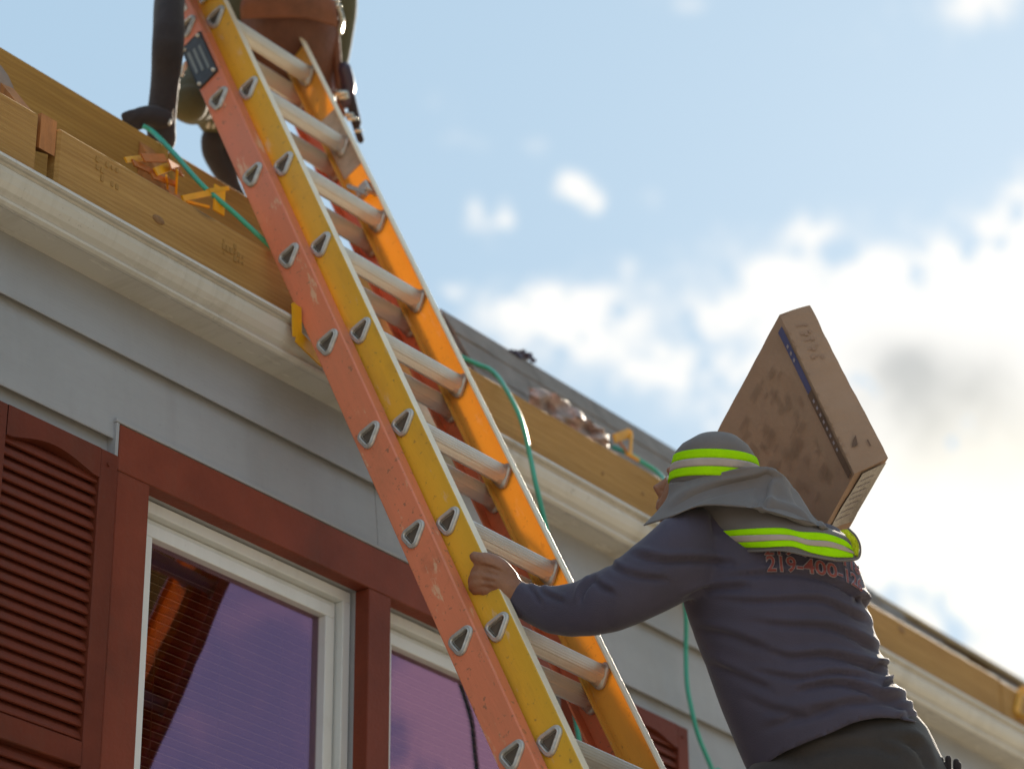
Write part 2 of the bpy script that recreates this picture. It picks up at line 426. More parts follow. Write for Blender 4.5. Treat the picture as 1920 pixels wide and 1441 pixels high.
def catmull(P, k=6):
    P = np.array(P, float); Q = np.vstack([2 * P[0] - P[1], P, 2 * P[-1] - P[-2]]); o = []
    for i in range(1, len(Q) - 2):
        for t in np.linspace(0, 1, k, endpoint=False):
            a, b, c, d = Q[i - 1], Q[i], Q[i + 1], Q[i + 2]
            o.append(.5 * ((2 * b) + (-a + c) * t + (2 * a - 5 * b + 4 * c - d) * t * t + (-a + 3 * b - 3 * c + d) * t ** 3))
    o.append(P[-1]); return np.array(o)


def patch(grid, ku=6, kv=6):
    """smooth surface grid through control points grid[row][col]"""
    G = np.array(grid, float)
    A = np.array([catmull(r, kv) for r in G])
    B = np.array([catmull(A[:, j], ku) for j in range(A.shape[1])]).transpose(1, 0, 2)
    return B


def patch_mb(B, thick, mb=None, mi=0, away=True):
    """give a surface grid a real thickness (away from the camera side)"""
    mb = mb or MB(); h, w, _ = B.shape
    du = np.gradient(B, axis=0); dv = np.gradient(B, axis=1); nn = np.cross(du, dv); nn /= np.linalg.norm(nn, axis=2)[:, :, None] + 1e-12
    sgn = np.sign((nn * B).sum(2).mean()) or 1
    B2 = B + nn * sgn * thick
    v = list(B.reshape(-1, 3)) + list(B2.reshape(-1, 3)); f = []; o = h * w
    for i in range(h - 1):
        for j in range(w - 1):
            a, b, c, d = i * w + j, i * w + j + 1, (i + 1) * w + j + 1, (i + 1) * w + j
            f.append((a, b, c, d)); f.append((o + d, o + c, o + b, o + a))
    ed = [(0, j) for j in range(w)] + [(i, w - 1) for i in range(1, h)] + [(h - 1, j) for j in range(w - 2, -1, -1)] + [(i, 0) for i in range(h - 2, 0, -1)]
    for a, b in zip(ed, ed[1:] + ed[:1]):
        p, q = a[0] * w + a[1], b[0] * w + b[1]; f.append((q, p, o + p, o + q))
    mb.add(v, f, mi); return mb


def remesh(mb, voxel, smooth=6, name='m'):
    me = mesh(mb.v, mb.f, name); o = D.objects.new('tmp', me); C.objects.link(o)
    bm = bmesh.new(); bm.from_mesh(me); bmesh.ops.recalc_face_normals(bm, faces=bm.faces[:]); bm.to_mesh(me); bm.free()
    r = o.modifiers.new('r', 'REMESH'); r.mode = 'VOXEL'; r.voxel_size = voxel; r.use_smooth_shade = True
    if smooth:
        s = o.modifiers.new('s', 'SMOOTH'); s.factor = .5; s.iterations = smooth
    dg = bpy.context.evaluated_depsgraph_get(); dg.update()
    m2 = D.meshes.new_from_object(o.evaluated_get(dg)); D.objects.remove(o); m2.name = name
    return m2


def verts_of(me):
    a = np.empty(len(me.vertices) * 3); me.vertices.foreach_get('co', a); return a.reshape(-1, 3)


def normals_of(me):
    a = np.empty(len(me.vertices) * 3); me.vertices.foreach_get('normal', a); return a.reshape(-1, 3)


def set_verts(me, V): me.vertices.foreach_set('co', V.ravel()); me.update()


def vnoise(P, sc, seed=0):
    """cheap smooth noise from sines"""
    r = np.random.default_rng(seed); o = np.zeros(len(P))
    for i in range(7):
        k = r.normal(size=3); k /= np.linalg.norm(k); k *= sc * r.uniform(.6, 1.8)
        o += np.sin(P @ k + r.uniform(0, 6.28))
    return o / 7


def folds(me, F, grow=False):
    """raise or sink cloth along fold lines that run over the surface"""
    V = verts_of(me); Nn = normals_of(me); px = to_px(V)
    face = np.clip(-(Nn * (V / np.linalg.norm(V, axis=1)[:, None])).sum(1) * 3 + .9, 0, 1)
    disp = np.zeros(len(V))
    for line, wd, amp in F:
        l = catmull(line, 5); best = np.full(len(V), 1e9); tb = np.zeros(len(V)); sd_ = np.zeros(len(V))
        for i in range(len(l) - 1):
            a, b = l[i], l[i + 1]; e = b - a; ll = e @ e + 1e-9
            t = np.clip(((px - a) @ e) / ll, 0, 1); q = a + t[:, None] * e; d = np.linalg.norm(px - q, axis=1)
            cr = e[0] * (px[:, 1] - a[1]) - e[1] * (px[:, 0] - a[0])
            m = d < best; best[m] = d[m]; tb[m] = (i + t[m]) / (len(l) - 1); sd_[m] = np.sign(cr[m])
        env = np.clip(tb * 4 + .05, 0, 1) * np.clip((1 - tb) * 6 + .35, 0, 1)
        if grow: env = env * (.35 + .9 * tb)
        g = np.exp(-(best / wd) ** 2)
        # a sharp lee side and a soft shoulder above it
        sh_ = np.exp(-((best * sd_ + wd * 1.5) / (wd * 1.3)) ** 2)
        disp += env * amp * 1.25 * (-g + .6 * sh_)
    V = V + Nn * (disp * face)[:, None]; set_verts(me, V)


# ================================================================== setting
g = MB(); n_ = 60
gx = np.concatenate([np.linspace(-900, -20, 8), np.linspace(-16, 40, 57), np.linspace(60, 900, 8)])
gy = np.concatenate([np.linspace(-900, -20, 8), np.linspace(-16, 20, 37), np.linspace(40, 900, 8)])
vv = [(x, y, -1.6 + (.02 * math.sin(x * 1.3) * math.cos(y * 1.1) if abs(x) < 50 and abs(y) < 50 else 0)) for x in gx for y in gy]
ff = [(i * len(gy) + j, (i + 1) * len(gy) + j, (i + 1) * len(gy) + j + 1, i * len(gy) + j + 1) for i in range(len(gx) - 1) for j in range(len(gy) - 1)]
tag(g.add(vv, ff).build('ground', M_ground, smooth=True), kind='structure')

# ================================================================== house
YW = 3.76
HX0, HX1 = 2.2, 13.0
house = empty('house', (3.5, 3.76, -1.6), 'grey lap sided house with red brown window trim and an unfinished roof edge', 'house')
CXL, CXR, CZT, CZB = 3.676, 5.385, 2.470, 1.08           # window casing outline
OPS = [(3.774, 4.501), (4.583, 5.310)]; OZT, OZB = 2.363, 1.18
# backing wall with the opening left free, and the room behind
b = MB()
for x0, x1, z0, z1 in ((HX0, 3.774, -1.6, 2.80), (5.310, HX1, -1.6, 2.80), (3.774, 5.310, 2.363, 2.80), (3.774, 5.310, -1.6, 1.18), (4.501, 4.583, 1.18, 2.363)):
    b.box(x0, x1, 3.775, 3.90, z0, z1)
b.build('wall', M_siding, house)
b = MB()
for q in ((3.0, 6.2, 5.6, 5.62, .5, 2.7), (3.0, 3.02, 3.9, 5.6, .5, 2.7), (6.2, 6.22, 3.9, 5.6, .5, 2.7), (3.0, 6.2, 3.9, 5.6, .48, .5), (3.0, 6.2, 3.9, 5.6, 2.7, 2.72)): b.box(*q)
b.build('room_wall', M_dark, house)
zb = [2.635, 2.433]
while zb[-1] > -1.55: zb.append(zb[-1] - .202)
rnd = random.Random(3)


def board(x0, x1, zlo, zhi, jit=0.0):
    # lap board: butt proud at the foot, tucked under the board above
    pr = [(3.772, zlo + .015), (3.7470 + jit, zlo + .015), (3.7455 + jit, zlo), (3.7425 + jit, zlo), (3.7418 + jit, zlo + .003), (3.7615, zhi + .019), (3.772, zhi + .019)]
    MB().extr(pr, x0, x1).build('siding_board', M_siding, house)


def board_row(zlo, zhi, segs):
    for x0, x1 in segs:
        # butt joints
        xs = [x0]
        cuts = {2.433: [4.546, 8.2], 2.635: [7.1]}.get(round(zlo, 3), [x0 + rnd.uniform(1.8, 3.4), x0 + rnd.uniform(5, 7)])
        for c_ in cuts:
            if x0 + .4 < c_ < x1 - .4: xs.append(c_)
        xs.append(x1)
        for a, c in zip(xs, xs[1:]):
            board(a + .0012, c - .0012, zlo, zhi, rnd.uniform(-.0008, .0008))


board_row(2.635, 2.770, [(HX0, HX1)])
for i, z in enumerate(zb[1:]):
    top = zb[i]
    if z > 2.40 or top < CZB: board_row(z, top, [(HX0, HX1)])
    else: board_row(z, top, [(HX0, CXL + .03), (CXR - .03, HX1)])
# casing
for q in ((CXL, CXR, OZT, CZT), (CXL, 3.774, OZB, OZT), (4.501, 4.583, OZB, OZT), (5.310, CXR, OZB, OZT), (CXL - .02, CXR + .02, CZB, OZB)):
    MB().box(q[0] + .0006, q[1] - .0006, 3.735, 3.800, q[2] + .0006, q[3] - .0006, ch=.002).build('window_casing', M_trim, house)
# light bead round the casing
MB().box(CXL - .012, CXR + .012, 3.734, 3.7615, CZT + .001, CZT + .010, ch=.001).build('drip_edge', M_vinyl if 0 else M_siding, house)
MB().box(CXL - .011, CXL - .002, 3.7345, 3.7615, 2.385, CZT, ch=.001).build('drip_edge', M_siding, house)
MB().box(CXR + .002, CXR + .011, 3.7345, 3.7615, 2.385, CZT, ch=.001).build('drip_edge', M_siding, house)

for (x0, x1) in OPS:
    win = MB()
    # outer frame: stepped profile
    def rectring(mb, a0, a1, z0, z1, w, y0, y1, ch=.0015):
        mb.box(a0, a1, y0, y1, z1 - w, z1, ch=ch); mb.box(a0, a1, y0, y1, z0, z0 + w, ch=ch)
        mb.box(a0, a0 + w, y0, y1, z0 + w + .0004, z1 - w - .0004, ch=ch); mb.box(a1 - w, a1, y0, y1, z0 + w + .0004, z1 - w - .0004, ch=ch)
    a0, a1, z0, z1 = x0 + .004, x1 - .004, OZB + .002, OZT - .003
    rectring(win, a0, a1, z0, z1, .026, 3.786, 3.88)
    rectring(win, a0 + .0285, a1 - .0285, z0 + .0285, z1 - .0285, .0125, 3.808, 3.878)
    w_ = win.build('window', M_vinyl, house)
    s_ = MB(); rectring(s_, a0 + .044, a1 - .044, z0 + .044, z1 - .044, .030, 3.796, 3.835)
    s_.build('sash', M_vinyl, w_)
    MB().box(a0 + .070, a1 - .070, 3.817, 3.820, z0 + .070, z1 - .070).build('pane', M_glass, w_)
    # blind hanging inside
    bl = empty('window_blind', ((x0 + x1) / 2, 3.87, OZT - .05), 'closed mini blind behind the %s' % ('large window next to the left shutter' if x0 < 4 else 'narrow visible window beside the ladder'), 'blind', 'mini blinds behind the windows')
    MB().box(x0 + .06, x1 - .06, 3.855, 3.885, OZT - .09, OZT - .06).build('head_rail', M_slat, bl)
    sm = None; ns = 0; z = OZT - .105
    while z > OZB + .05:
        if sm is None:
            q = MB(); pr = [(3.858, z + .0015), (3.866, z + .0045), (3.874, z + .0045), (3.882, z), (3.874, z + .0035), (3.866, z + .0035)]
            q.extr(pr, x0 + .065, x1 - .065); q.box(x0 + .065, x1 - .065, 3.8566, 3.8578, z + .0003, z + .0021, 1); o = q.build('slat', [M_slat, M_slate], bl); sm = (o, z)
        else:
            o = sm[0].copy(); C.objects.link(o); o.location.z = z - sm[1]; o.rotation_euler.x = 0
        z -= .0205
    for xx in (x0 + .16, (x0 + x1) / 2, x1 - .16):
        MB().tube([(xx, 3.853, OZT - .09), (xx, 3.853, OZB + .06)], .0012, 5).build('cord', M_slat, bl)


# shutters ---------------------------------------------------------------
def shutter(x0, x1, zt, zbm, name_label=None):
    st = .050; m = MB(); y0, y1 = 3.703, 3.7425
    m.box(x0, x0 + st, y0, y1, zbm, zt, ch=.002); m.box(x1 - st, x1, y0, y1, zbm, zt, ch=.002)
    xa, xb = x0 + st + .0005, x1 - st - .0005
    # arched top rail
    K = 16; top = [(xa + (xb - xa) * i / K) for i in range(K + 1)]
    rail_h = lambda t: zt - .042 - .024 * (1 - math.sin(math.pi * min(max((t - .04) / .92, 0), 1)) ** 1.2)
    f0 = [(x, y0, rail_h(i / K)) for i, x in enumerate(top)]; f1 = [(x, y0, zt - .0005) for x in top]
    b0 = [(x, y1, z) for x, _, z in f0]; b1 = [(x, y1, z) for x, _, z in f1]
    v = f0 + f1 + b0 + b1; n = K + 1; f = []
    for i in range(K):
        f += [(i, i + 1, n + i + 1, n + i), (2 * n + i + 1, 2 * n + i, 3 * n + i, 3 * n + i + 1), (i, 2 * n + i, 2 * n + i + 1, i + 1), (n + i, n + i + 1, 3 * n + i + 1, 3 * n + i)]
    m.add(v, f)
    zm = 1.742; m.box(xa, xb, y0, y1, zm - .05, zm, ch=.002); m.box(xa, xb, y0, y1, zbm, zbm + .06, ch=.002)
    m.box(xa, xb, y1 - .004, y1 - .001, zbm + .06, zt - .06)
    s = m.build('shutter', M_shutter, house)
    for q in ((zm, zt - .055), (zbm + .06, zm - .05)):
        z = q[0] + .006; proto = None
        while z < q[1] - .004:
            if proto is None:
                p = MB(); pr = [(y0 + .011, z - .0015), (y0 + .0065, z), (y0 + .0065, z + .004), (y0 + .012, z + .016), (y0 + .022, z + .0275), (y0 + .026, z + .0260), (y0 + .018, z + .012)]
                p.extr(pr, xa, xb); o = p.build('louver', M_shutter, s); proto = (o, z)
            else:
                o = proto[0].copy(); C.objects.link(o); o.location.z = z - proto[1]
            z += .0262
    for zz in (zt - .03, zbm + .3):
        for xx in (x0 + .028, x1 - .028):
            MB().tube([(xx, y0 + .001, zz), (xx, y0 - .003, zz)], .004, 8).build('screw', M_shutter, s)


shutter(3.283, 3.645, 2.375, 1.10)
shutter(5.428, 5.788, 2.364, 1.10)

# gutter -----------------------------------------------------------------
gp = [(3.7635, 2.868), (3.7635, 2.787), (3.690, 2.787), (3.683, 2.7835), (3.675, 2.7840), (3.668, 2.7885), (3.667, 2.7940), (3.672, 2.7985), (3.679, 2.8000), (3.674, 2.8060), (3.664, 2.8120), (3.655, 2.8240), (3.649, 2.8400), (3.648, 2.8500), (3.653, 2.8555),
      (3.648, 2.8590), (3.640, 2.8590), (3.6345, 2.8620), (3.6350, 2.8680), (3.642, 2.8750), (3.651, 2.8780), (3.657, 2.875), (3.656, 2.869), (3.651, 2.866), (3.656, 2.856), (3.652, 2.843), (3.659, 2.829), (3.668, 2.816), (3.679, 2.808), (3.684, 2.790), (3.7605, 2.790), (3.7605, 2.868)]
gut = MB().extr(gp, HX0, HX1).build('gutter', M_gutter, house)
for x in np.arange(HX0 + .3, HX1, .61):
    MB().box(x, x + .02, 3.652, 3.7600, 2.858, 2.862).build('hanger', M_gutter, gut)
# drooping dirt drips on gutter bottom handled by material

# roof framing --------------------------------------------------------------
MB().box(HX0, 3.413, 3.7655, 3.803, 2.80, 3.115, ch=.0075).build('rim_board', M_wood, house)
MB().box(3.470, 5.93, 3.7655, 3.803, 2.80, 3.111, ch=.0075).build('rim_board', M_wood, house)
MB().box(5.934, 7.80, 3.7655, 3.803, 2.80, 3.104, ch=.0075).build('rim_board', M_wood, house)
MB().box(7.804, HX1, 3.7655, 3.803, 2.80, 3.100, ch=.0075).build('rim_board', M_wood, house)
MB().box(HX0, 4.10, 4.05, 4.088, 3.05, 3.466, ch=.0075).build('ledger_board', M_wood2, house)
MB().box(4.103, 5.16, 4.05, 4.088, 3.05, 3.462, ch=.0075).build('ledger_board', M_wood2, house)
for x in (3.420, 3.99, 4.52, 5.05):
    z1 = 3.122 if x < 3.5 else 3.09
    y0 = 3.770 if x < 3.5 else 3.805
    MB().add(*((lambda x0, x1: ([(x0, y0, 3.0 if x > 3.5 else 3.035), (x1, y0, 3.0 if x > 3.5 else 3.035), (x1, 4.048, 3.2), (x0, 4.048, 3.2), (x0, y0, z1), (x1, y0, z1), (x1, y0 + .04, z1 + .004), (x0, y0 + .04, z1 + .004), (x1, 4.048, 3.43), (x0, 4.048, 3.43)],
        [(0, 3, 2, 1), (0, 1, 5, 4), (4, 5, 6, 7), (7, 6, 8, 9), (0, 4, 7, 9, 3), (1, 2, 8, 6, 5), (2, 3, 9, 8)]))(x, x + .046))).build('rafter_block', M_woodr, house)
MB().box(HX0, HX1, 4.09, 9.0, 3.40, 3.418).build('roof_deck', M_deck, house)
MB().box(HX0, HX1, 8.9, 9.0, -1.6, 3.40).build('rear_wall', M_siding, house)
MB().box(HX0, HX0 + .1, 3.91, 8.89, -1.6, 3.39).build('side_wall', M_siding, house)
MB().box(HX1 - .1, HX1, 3.91, 8.89, -1.6, 3.39).build('side_wall', M_siding, house)
# steep shingled strip right of the ladder; each shingle a piece
sl0 = np.array([0, 3.835, 3.05]); sl1 = np.array([0, 4.05, 3.462]); sv = sl1 - sl0; SLn = np.linalg.norm(sv); sv /= SLn
sn = np.array([0, -sv[2], sv[1]])


def topz(x):
    return 1.0 if x < 6.35 else max(.42, 1.0 - (x - 6.35) * .42)


shb = MB(); xs = list(np.arange(5.165, HX1 + .01, .35))
for a, c in zip(xs, xs[1:]):
    P0 = sl0 - sn * .004 - sv * .01; v = []
    for x, s_ in ((a, 0), (c, 0), (c, topz(c) * SLn), (a, topz(a) * SLn)):
        q = P0 + sv * s_; v.append((x, q[1], q[2]))
    w2 = [(p[0], p[1] + .03, p[2]) for p in v]
    shb.add(v + w2, [(0, 1, 2, 3), (7, 6, 5, 4), (3, 2, 6, 7), (0, 4, 5, 1), (0, 3, 7, 4), (1, 5, 6, 2)])
shb.build('roof_sheathing', M_shingle, house)
ex = .122
for cidx in range(4):
    x = 5.17 - rnd.uniform(0, .2)
    while x < 9.0:
        w = rnd.choice([.16, .24, .31]); a, c = max(5.166, x + .003), x + w
        if c > 5.18:
            s0 = cidx * ex + rnd.uniform(-.006, .006); s1 = min(s0 + ex + .03, SLn + .006)
            tz = topz((a + c) / 2) * SLn + rnd.uniform(-.012, .012)
            if s0 < tz - .02:
                s1 = min(s1, tz + .02); lo = sl0 + sv * s0 + sn * (.0065 + rnd.uniform(0, .002)); hi = sl0 + sv * s1 + sn * .003
                lb = sl0 + sv * s0 + sn * .002; hb = sl0 + sv * s1 + sn * -.003
                v = [(a, lo[1], lo[2]), (c, lo[1], lo[2]), (c, hi[1], hi[2]), (a, hi[1], hi[2]), (a, lb[1], lb[2]), (c, lb[1], lb[2]), (c, hb[1], hb[2]), (a, hb[1], hb[2])]
                MB().add(v, [(0, 1, 2, 3), (7, 6, 5, 4), (0, 4, 5, 1), (3, 2, 6, 7), (0, 3, 7, 4), (1, 5, 6, 2)]).build('shingle', M_shingle, house)
        x += w
# grade stamps and stains printed on the lumber
for px, py, n, w, h in ((205, 335, 5, 46, 46), (440, 480, 6, 42, 34)):
    q = MB()
    for i in range(n):
        for j in range(3):
            if rnd.random() < .75:
                x = px + (i / n - .5) * w; y = py + (i / n - .5) * w * .57 + (j / 3 - .5) * h
                c = at_y(x, y, 3.7655); a = rnd.uniform(.003, .008)
                q.box(c[0] - a * .6, c[0] + a * .6, 3.7635, 3.7652, c[2] - a, c[2] + a)
    tag(q.build('grade_stamp', mat('stamp_ink', (.39, .21, .058, 1), rough=.9), house), kind='stuff')
# knots, proud ovals of darker wood
for px, py, a, c in ((297, 412, .020, .011), (1130, 888, .006, .005), (1205, 925, .007, .005), (1690, 1180, .024, .010)):
    p = at_y(px, py, 3.7655); q = MB()
    rr = [[(p[0] + a * s_ * math.cos(t), 3.7655 - d_, p[2] + c * s_ * math.sin(t)) for t in np.linspace(0, 6.283, 18, endpoint=False)] for s_, d_ in ((1, -.001), (.92, .0012), (.3, .0016))]
    q.loft(rr).build('knot', mat('knot_wood', (.30, .15, .055, 1), rough=.8, var=.4, scale=60), house, smooth=True)

# ================================================================== neighbouring house seen only in the panes
nb = empty('neighbour_house', (10, -9, -1.6), 'tall brown neighbouring house with steep roof, mirrored as a dark shape in the left window', 'house')
MB().box(6.0, 13.2, -14, -6.4, -1.6, 4.6).build('wall', M_nbwall, nb)
v = [(5.6, -14.2, 4.6), (13.35, -14.2, 4.6), (13.35, -6.0, 4.6), (5.6, -6.0, 4.6), (6.8, -12.2, 8.45), (14.75, -12.4, 8.45), (14.75, -6.3, 8.45), (6.8, -6.3, 8.45)]
v = [(5.6, -14.2, 4.6), (13.25, -14.2, 4.6), (13.25, -6.0, 4.6), (5.6, -6.0, 4.6), (5.9, -13.6, 8.35), (14.72, -13.6, 8.35), (14.72, -6.1, 8.35), (5.9, -6.1, 8.35)]
MB().add(v, [(0, 3, 2, 1), (4, 5, 6, 7), (0, 1, 5, 4), (1, 2, 6, 5), (2, 3, 7, 6), (3, 0, 4, 7)]).build('roof', M_nbroof, nb)
for x in (7.5, 9.5, 11.5):
    w = MB().box(x, x + .9, -6.42, -6.37, .5, 2.0).build('window', M_vinyl, nb)
    MB().box(x + .08, x + .82, -6.365, -6.36, .58, 1.92).build('pane', M_dark, w)

# ================================================================== ladder
LP = np.array([4.2156154, 4.02924095, 3.895685])
LU = np.array([0.04717213, 0.44651603, 0.89353132]); LR = np.array([0.99851884, -0.04535575, -0.03004952]); LN = np.cross(LU, LR)
S0 = 6.145; PIT = .3048; WID = .345; TOP = S0 + .165
base = LP - S0 * LU
lad = D.objects.new('extension_ladder', None); C.objects.link(lad)
lad.matrix_world = Matrix([[LR[0], LN[0], LU[0], base[0]], [LR[1], LN[1], LU[1], base[1]], [LR[2], LN[2], LU[2], base[2]], [0, 0, 0, 1]])
tag(lad, 'tall orange and yellow fiberglass extension ladder leaning on the house gutter', 'ladder')


def lbuild(mb, name, m, parent=None, smooth=False):
    o = mb.build(name, m, None, smooth); o.parent = parent or lad; return o


def rail(x, sgn, n0, m, z0, flange=.034):
    """C channel: web at x, flanges towards sgn"""
    t = .0042; h = .040
    pr = [(x, n0 - h), (x + sgn * flange, n0 - h), (x + sgn * flange, n0 - h + t), (x + sgn * t, n0 - h + t), (x + sgn * t, n0 + h - t), (x + sgn * flange, n0 + h - t), (x + sgn * flange, n0 + h), (x, n0 + h)]
    # little corner rounding
    pts = []
    for i, p in enumerate(pr):
        if i in (0, 7):
            r = .0035; d = 1 if i == 0 else -1
            q = [(x, p[1] + d * r), (x + sgn * r * .3, p[1] + d * r * .3), (x + sgn * r, p[1])]
            pts += q if i == 0 else q[::-1]
        else: pts.append(p)
    mb = MB(); zs = np.linspace(z0, TOP, 26)
    mb.loft([[(a, b, z) for a, b in pts] for z in zs], True, False)
    n = len(pts)
    mb.f.append(tuple(range(n))[::-1]); mb.mi.append(0); k = (len(zs) - 1) * n; mb.f.append(tuple(range(k, k + n))); mb.mi.append(0)
    # climber-side flange face: light of the sky put in as pale colour
    for i, fc in enumerate(mb.f):
        ys = [mb.v[j][1] for j in fc]; xs_ = [mb.v[j][0] for j in fc]
        if len(fc) == 4 and max(ys) < n0 - h + .0045 and (abs(min(ys) - (n0 - h)) < 1e-5 or False) and max(ys) - min(ys) < .0044 and max(abs(q - x) for q in xs_) > .003 + 0 * sgn:
            if m in (M_yel, M_yel_glow): mb.mi[i] = 1
    return lbuild(mb, 'rail', [m, M_edge])


rails = [rail(0.0, 1, 0.0, M_yel, .9, .023), rail(WID, -1, 0.0, M_yel_glow, .9, .023), rail(-.0438, 1, .0647, M_org, .02), rail(WID + .0438, -1, .0647, M_org, .02)]
for r_, lb in zip(rails, ('yellow left rail of the front section', 'yellow right rail of the front section coloured with sun glow', 'salmon orange left rail of the rear section', 'red right rail of the rear section')): r_['label'] = lb

TRI = [(.0128, .0092), (-.0186, .0064), (.0070, -.0138)]       # (n,u) corners of the rung hole


def tri_prof(rho, k=8, ribs=0.0):
    P = np.array(TRI); c = P.mean(0); out = []
    ar = lambda a, b: math.atan2(b[0] - a[0], -(b[1] - a[1]))
    # order ccw
    ang = np.arctan2(P[:, 1] - c[1], P[:, 0] - c[0]); P = P[np.argsort(ang)]
    for i in range(3):
        p, a, b = P[i], P[i - 1], P[(i + 1) % 3]
        n1 = np.array([(p - a)[1], -(p - a)[0]]); n1 /= np.linalg.norm(n1); n2 = np.array([(b - p)[1], -(b - p)[0]]); n2 /= np.linalg.norm(n2)
        t1 = math.atan2(n1[1], n1[0]); t2 = math.atan2(n2[1], n2[0])
        if t2 < t1: t2 += 2 * math.pi
        for t in np.linspace(t1, t2, k): out.append(p + rho * np.array([math.cos(t), math.sin(t)]))
        if ribs:
            e0 = out[-1]; e1 = b + rho * n2; face = n2[0] < -.3
            for q in range(1, 40):
                s_ = q / 40; sr = s_ if P[i][1] > b[1] else 1 - s_
                bul = .0035 * math.sin(math.pi * s_) if face else .0015 * math.sin(math.pi * s_)
                out.append(e0 + (e1 - e0) * s_ + n2 * (bul + (ribs * abs(math.sin(sr * 4 * math.pi / .66)) ** .6 if face and sr < .66 else 0)))
    return np.array(out)


def rung_set(x0, x1, n0, first, last, scale_dark=None):
    pout = tri_prof(.0062, ribs=.0009); pin = tri_prof(.0035)
    def ring(pr, x): return [(x, n0 + a, b) for a, b in pr]
    mb = MB()
    # ribbed body between the webs, smooth hollow ends
    mb.loft([ring(pout, x) for x in np.linspace(x0 + .002, x1 - .002, 9)], True, False)
    mb.loft([ring(pin, x) for x in (x0 - .004, x0 + .05, x1 - .05, x1 + .004)], True, False)
    o0 = lbuild(mb, 'rung', M_alu, smooth=False)
    for p in o0.data.polygons: p.use_smooth = False
    # collars: swaged ring outside each web, flare inside
    def collar(xc, d):
        q = MB(); seq = [(-.0003, .0162), (-.0030, .0164), (-.0058, .0150), (-.0066, .0128), (-.0056, .0108), (-.0078, .0092), (-.0078, .0074), (-.004, .0062), (-.0006, .0060)]
        q.loft([ring(tri_prof(rho, 10), xc + d * dx) for dx, rho in seq], True, False); return q
    def flare(xc, d):
        q = MB(); seq = [(.0005, .0130), (.003, .0142), (.008, .0138), (.0105, .0110), (.0115, .0085), (.016, .0078), (.026, .0070)]
        q.loft([ring(tri_prof(rho, 10), xc + d * dx) for dx, rho in seq], True, False); return q
    subs = []
    for xc, d in ((x0, 1), (x1, -1)):
        q = MB(); pr_ = [(xc - d * .0010, n0 + a, b) for a, b in tri_prof(.0066, 10)]; q.add(pr_ + [(xc - d * .0004, n0 + a, b) for a, b in tri_prof(.0066, 10)], [tuple(range(len(pr_))), tuple(range(len(pr_), 2 * len(pr_)))[::-1]]); a = lbuild(q, 'rung_hole_shade', M_hole, o0); subs.append(a)  # flat dark disc stands for the shaded hollow of the rung
        a = lbuild(collar(xc, d), 'rung_collar', M_plug, o0, True); subs.append(a)
        a = lbuild(flare(xc + d * .0042, d), 'rung_flare', M_plug, o0, True); subs.append(a)
    o0.location.z = S0 + first * -PIT
    for k in range(first + 1, last + 1):
        r = o0.copy(); C.objects.link(r); r.location.z = S0 - k * PIT
        for s_ in subs:
            t = s_.copy(); C.objects.link(t); t.parent = r


rung_set(0.0, WID, 0.0, 0, 16)
rung_set(-.0438, WID + .0438, .0647, 0, 19)
# black identification plate with rivets on the orange rail
pl = MB().box(-.0475, -.0440, .0330, .1035, S0 - .222, S0 - .052, ch=.004)
plate = lbuild(pl, 'label_plate', M_black)
q = MB()
for i in range(3): q.box(-.0485, -.0476, .048 + i * .018, .056 + i * .018, S0 - .190 + .01 * i, S0 - .095 + .006 * i)
lbuild(q, 'plate_print', M_grey, plate)
for n_, z in ((.043, S0 - .064), (.094, S0 - .064), (.043, S0 - .210), (.094, S0 - .210)):
    lbuild(MB().tube([(-.0474, n_, z), (-.0505, n_, z)], .0052, 10, round_ends=True), 'rivet', M_white, plate, True)
st = lbuild(MB().box(-.0458, -.0440, .040, .096, S0 + .055, S0 + .115, ch=.001), 'white_sticker', M_white)
lbuild(MB().box(-.012, -.0005, -.020, .018, S0 + .075, S0 + .10, ch=.003), 'guide_bracket', M_tool)
sk = lbuild(MB().box(WID - .0060, WID - .0043, -.034, .034, S0 - .40, S0 - .17, ch=.0005), 'warning_sticker', mat('worn_sticker', (.52, .40, .30, 1), rough=.6, var=.25, scale=30))
# rung lock on the right rail
q = MB(); zl = S0 - 1.78 * PIT
q.box(WID - .030, WID - .006, -.03, .012, zl + .03, zl + .062, ch=.004); q.tube([(WID - .035, -.018, zl + .01), (WID - .03, .02, zl + .085)], .006, 8); q.tube([(WID - .045, -.026, zl + .02), (WID - .004, -.026, zl + .02)], .007, 8)
lbuild(q, 'rung_lock', M_plug, smooth=False)
# feet
for x in (-.022, WID + .022):
    lbuild(MB().box(x - .03, x + .03, .0247 - .01, .13, -.03, .05, ch=.006), 'foot', M_tool)

# ================================================================== hoses
h1 = [at_y(268, 236, 4.10), at_y(290, 250, 4.08), at_y(330, 292, 3.98), at_y(380, 348, 3.86), at_y(440, 400, 3.82), at_y(505, 460, 3.79), at_y(600, 545, 3.80), at_y(700, 590, 3.86), at_y(790, 635, 3.9), at_y(885, 678, 3.86), at_y(925, 697, 3.80), at_y(952, 735, 3.70), at_y(978, 790, 3.63),
      at_y(995, 860, 3.61), at_y(1003, 900, 3.60), at_y(1015, 950, 3.60), at_y(1040, 1060, 3.62), at_y(1060, 1180, 3.64), at_y(1072, 1290, 3.66), at_y(1083, 1370, 3.66), at_y(1095, 1441, 3.66), at_y(1120, 1600, 3.67)]
e1 = h1[-1]; h1 += [(e1[0], 3.66, .9), (e1[0] - .03, 3.64, .2), (e1[0] + .05, 3.6, -.8), (e1[0] + .1, 3.4, -1.55), (e1[0] + .6, 3.1, -1.585), (e1[0] + 1.4, 3.0, -1.585)]
